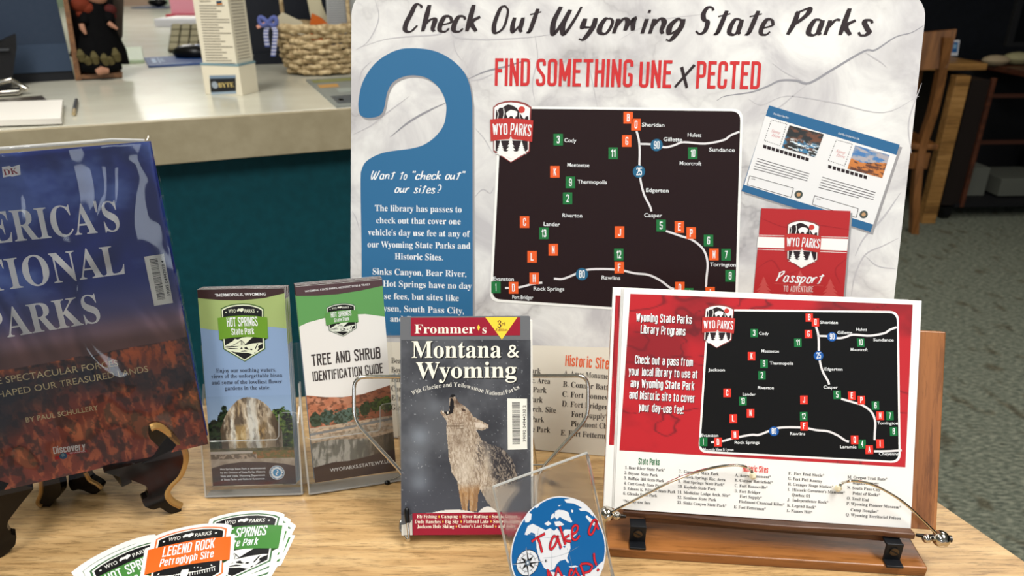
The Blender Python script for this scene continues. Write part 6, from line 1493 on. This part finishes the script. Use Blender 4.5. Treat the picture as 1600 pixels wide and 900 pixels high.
for (u0, v0, u1, v1) in ((.08, .3, .14, .8), (.17, .25, .19, .85), (.20, .4, .26, .5), (.20, .6, .25, .72), (.03, .08, .6, .11)): b.add([(bl(u, v).x, bl(u, v).y, .0004) for u, v in ((u0, v0), (u1, v0), (u1, v1), (u0, v1))], [(0, 1, 2, 3)], mat((150, 176, 208), .5))
b.build('print', t)
mc = ground(296, 93, CZ); t = thing('computer_mouse', 'black mouse with silver highlight on the dark blue mouse pad', 'mouse', loc=(mc.x, mc.y, CZ + .006))
b = MB(); b.ball((0, 0.03, .018), .075, BLACKP, 18, (1, .55, .42)); b.build('body', t); b = MB(); b.ball((.03, 0.03, .022), .055, mat((120, 128, 150), .25, .4), 16, (1, .4, .5)); b.build('top_highlight', t)  # silver shell puts the highlight on the black body into colour
kf0 = ground(258, 86, CZ); kfr = Frame(kf0 + Vector((0, .03, .014)), (1, .12, 0), (-.09, .75, .66)); t = thing('keyboard', 'beige keyboard with dark gaps tilted up behind the mouse', 'keyboard', kfr)
b = MB(); b.box((.19, .075, -.008), (.38, .15, .016), mat((76, 72, 58), .6)); b.build('base', t, .003)
for r_ in range(4):
    for c_ in range(9): b = MB(); b.box((.024 + c_ * .0405, .020 + r_ * .036, .005), (.034, .030, .010), mat((168, 160, 130), .6)); b.build('key', t, .002)
q = ground(248, 41, CZ); t = thing('paper_tray', 'white flat paper tray in front of the pink box', 'tray', loc=tuple(q)); b = MB(); b.box((.22, .1, .022), (.44, .3, .044), mat((228, 228, 236), .5)); b.build('tray', t, .004)
b = MB(); b.box((.22, .1, .046), (.40, .26, .004), PAPER); b.build('sheets', t)
q = ground(250, 30, CZ); t = thing('valentine_box', 'pink box with red base and gold flower behind the white tray', 'box', loc=tuple(q + Vector((0, .15, 0)))); b = MB(); b.box((.2, .1, .012), (.42, .26, .024), mat((180, 24, 52), .5)); b.build('base', t)
b = MB(); b.box((.215, .1, .145), (.38, .22, .24), mat((224, 150, 168), .5)); b.build('body', t, .002); b = MB(); b.ball((.06, -.012, .20), .036, mat((196, 146, 84), .6), 14, (1, .12, 1)); b.build('gold_flower', t); b = MB(); b.tube([(.12, -.014, .26), (.22, -.016, .20), (.36, -.014, .10)], .008, BLACKP, 8); b.build('strap', t)
q = ground(207, 13, CZ); t = thing('mouse_pad', 'small dark pad with black mouse at the far end of the counter', 'mouse pad', loc=tuple(q)); b = MB(); b.box((.14, .15, .004), (.30, .30, .008), mat((40, 60, 100), .5)); b.build('pad', t)
b = MB(); b.ball((.16, .15, .042), .085, BLACKP, 14, (1, .7, .4)); b.build('mouse', t)

# ================================================================== WORKSTATION CORNER AT THE RIGHT
DKW = wood('honey_desk_wood', (112, 78, 38), (160, 116, 62), (186, 140, 82), 1.2, 'x', .4, streak=.5); CHW = wood('chair_wood', (92, 56, 24), (128, 82, 40), (150, 100, 54), 1.5, 'z', .4, streak=.5); RDW = wood('cherry_wood', (52, 26, 16), (80, 42, 26), (96, 54, 34), 1.2, 'x', .35, streak=.5)
DZ = .805; dp = ground(1544, 99, DZ); t = thing('wooden_desk', 'light honey-coloured wooden desk behind the chair at right', 'desk', loc=(dp.x, dp.y, 0), rotz=.06)
b = MB(); b.box((-.75, .36, DZ - .0175), (1.5, .72, .035), DKW); b.build('desk_top', t, .003)
lg = ground(1446, 350, 0); lq = Matrix.Rotation(-.06, 3, 'Z') @ (lg - Vector((dp.x, dp.y, 0)))
b = MB(); b.box(((lq.x - 1.4) / 2, .12, DZ - .10), (lq.x + 1.4, .03, .12), CHW); b.build('apron', t, .002)
lg = ground(1446, 350, 0); lq = Matrix.Rotation(-.06, 3, 'Z') @ (lg - Vector((dp.x, dp.y, 0)))
for x, y in ((lq.x + .02, lq.y + .03), (-1.42, .08), (lq.x + .02, .64), (-1.42, .64)): b = MB(); b.box((x, y, (DZ - .035) / 2), (.075, .05, DZ - .035), DKW); b.build('leg', t, .003)
cx_, cy_ = 2.085, 3.60; t = thing('wooden_chair', 'brown wooden chair with curved top rail beside the honey-coloured desk', 'chair', loc=(cx_, cy_, 0), rotz=-.10)
for x in (0, -.40):
    b = MB(); P = [(x, 0, .0), (x - .03, -.01, .15), (x - .05, -.005, .30), (x - .055, .01, .45), (x - .05, -.01, .62), (x - .06, -.03, .78), (x - .085, -.06, .97)]
    Q = catmull(P, 4); 
    for i in range(len(Q) - 1):
        p, q = Vector(Q[i]), Vector(Q[i + 1]); a0 = Vector((.018, 0, 0)); a1 = Vector((0, .022, 0)); b.add([tuple(v) for v in (p - a0 - a1, p + a0 - a1, p + a0 + a1, p - a0 + a1, q - a0 - a1, q + a0 - a1, q + a0 + a1, q - a0 + a1)], [(0, 1, 5, 4), (1, 2, 6, 5), (2, 3, 7, 6), (3, 0, 4, 7)], CHW)
    b.build('back_post', t)
b = MB(); vs = []
for i in range(13):
    u = i / 12; x = -.55 + .50 * u; y = -.065 + .05 * (1 - (2 * u - 1) ** 2); zt = 1.005 - .025 * math.sin(math.pi * u); vs += [(x, y, zt - .17), (x, y, zt), (x, y + .022, zt), (x, y + .022, zt - .17)]
b.add(vs, [f_ for i in range(12) for f_ in ((i * 4, i * 4 + 4, i * 4 + 5, i * 4 + 1), (i * 4 + 1, i * 4 + 5, i * 4 + 6, i * 4 + 2), (i * 4 + 2, i * 4 + 6, i * 4 + 7, i * 4 + 3), (i * 4 + 3, i * 4 + 7, i * 4 + 4, i * 4))] + [(0, 1, 2, 3), (51, 50, 49, 48)], CHW); b.build('top_rail', t)
b = MB(); b.box((-.20, .20, .45), (.44, .42, .03), CHW); b.build('seat', t, .008)
for x in (-.01, -.39): b = MB(); b.box((x, .38, .218), (.035, .035, .436), CHW); b.build('front_leg', t, .003)
b = MB(); b.box((-.20, .005, .38), (.38, .02, .08), CHW); b.build('back_stretcher', t)
# computer cart
wx = ground(1480, 348, 0); t = thing('computer_cart', 'dark cherry computer cart with open dark shelves at the right edge', 'desk', loc=(wx.x, wx.y + .05, 0), rotz=.06); DK = mat((14, 14, 17), .7)
b = MB(); b.box((.98, .34, DZ - .056), (1.24, .62, .03), RDW); b.build('cart_top', t, .002)
b = MB(); b.box((.03, .30, .41), (.10, .58, .66), mat((26, 17, 13), .6)); b.build('side_panel', t); b = MB(); b.box((.09, .005, .41), (.022, .02, .68), RDW); b.build('side_edge', t, .002)
for zz_ in (.66, .42): b = MB(); b.box((.78, .02, zz_), (1.40, .02, .018), mat((60, 32, 22), .5)); b.build('shelf_edge', t)
b = MB(); b.box((.80, .60, .41), (1.5, .02, .66), DK); b.build('back_panel', t)
b = MB(); b.box((.80, .30, .08), (1.5, .60, .02), DK); b.build('bottom_shelf', t)
for x, y in ((.02, .03), (1.5, .03), (.02, .58), (1.5, .58)): b = MB(); b.tube([(x - .02, y, .032), (x + .02, y, .032)], .032, BLACKP, 16); b.box((x, y, .058), (.05, .05, .018), BLACKP); b.build('caster', t)
wl = lambda x, y, z: Matrix.Translation((wx.x, wx.y + .05, 0)) @ Matrix.Rotation(.06, 4, 'Z') @ Vector((x, y, z))
for nm, lab, cat, c_, d_, m_ in (('storage_box', 'pale grey box on the bottom shelf of the dark cart', 'box', (.24, .25, .17), (.13, .22, .16), mat((98, 100, 92), .7)), ('paper_stack', 'pile of pale papers on the bottom shelf beside the grey box', 'paper', (.50, .22, .15), (.30, .26, .10), mat((88, 90, 82), .7)),
        ('computer_tower', 'black computer tower low down inside the dark cart', 'computer', (.95, .25, .21), (.45, .40, .22), DK)):
    p = wl(*c_); b = MB(); b.box((0, 0, 0), (d_[0], d_[1], d_[2] if c_[2] - d_[2] / 2 >= .09 else 2 * (c_[2] - .09)), m_); o = b.build(nm, None, .004); o.location = p; o.rotation_euler = (0, 0, .06); tag(o, lab, cat)
tz = DZ - .045
b = MB(); b.box((0, 0, 0), (1.05, .03, .44), DK); b.box((0, -.016, 0), (.99, .003, .39), mat((6, 7, 10), .2)); o = b.build('monitor', None, .004); o.location = wl(.95, .42, tz + .32); tag(o, 'wide black switched-off monitor on the dark cart', 'monitor'); b = MB(); b.box((0, .0, -.26), (.3, .2, .012), DK); b.box((0, .03, -.2), (.08, .03, .16), DK); s2 = b.build('stand', o)
p = wl(.62, .10, tz + .012); t = thing('keyboard', 'black keyboard on the dark cart at the right edge', 'keyboard', loc=tuple(p)); b = MB(); b.box((.14, .04, 0), (.62, .16, .024), BLACKP); b.build('base', t, .004)
for r_ in range(3):
    for c_ in range(12): b = MB(); b.box((-.13 + c_ * .048, .0 + r_ * .042, .016), (.038, .033, .010), mat((22, 22, 24), .4)); b.build('key', t, .002)
p = wl(.36, .40, tz + .03); b = MB(); b.ball((0, 0, 0), .06, mat((158, 140, 112), .7), 12, (1.3, .8, .5)); b.ball((.14, .03, .008), .07, mat((146, 140, 104), .7), 12, (1.2, .8, .5)); o = b.build('crumpled_bag', None); o.location = p; tag(o, 'crumpled tan paper bag at the left of the black keyboard', 'bag')
p = wl(.98, .22, tz + .02); b = MB(); b.ball((0, 0, 0), .045, mat((180, 180, 186), .3, .3), 12, (1, .7, .44)); o = b.build('computer_mouse', None); o.location = p; tag(o, 'silvery mouse behind the black keyboard on the cart', 'mouse')
sf_ = Frame(ground(1482, 87, DZ), (1, .1, 0), (0, .15, 1)); t = thing('small_sign_card', 'small white card with blue square picture on the honey-coloured desk', 'card', sf_)
b = MB(); b.box((.028, .042, -.003), (.056, .084, .006), mat((210, 210, 214), .5)); b.build('card', t, .001); b = MB(); b.box((.029, .045, .0006), (.036, .056, .001), mat((40, 96, 150), .4)); b.box((.030, .050, .0012), (.018, .022, .001), mat((130, 170, 200), .4)); b.build('blue_picture', t)
b = MB(); q4 = [ground(x, y, DZ + .003) for x, y in ((1440, 92), (1468, 84), (1462, 97), (1436, 99))]; b.hexa([tuple(p) for p in q4], [tuple(p - Vector((0, 0, .003))) for p in q4], mat((206, 190, 158), .6)); tag(b.build('paper_sheet', None), 'loose sheet of paper on the desk behind the chair rail', 'paper')

bpy.data.objects.remove(_to); bpy.data.curves.remove(_tc)
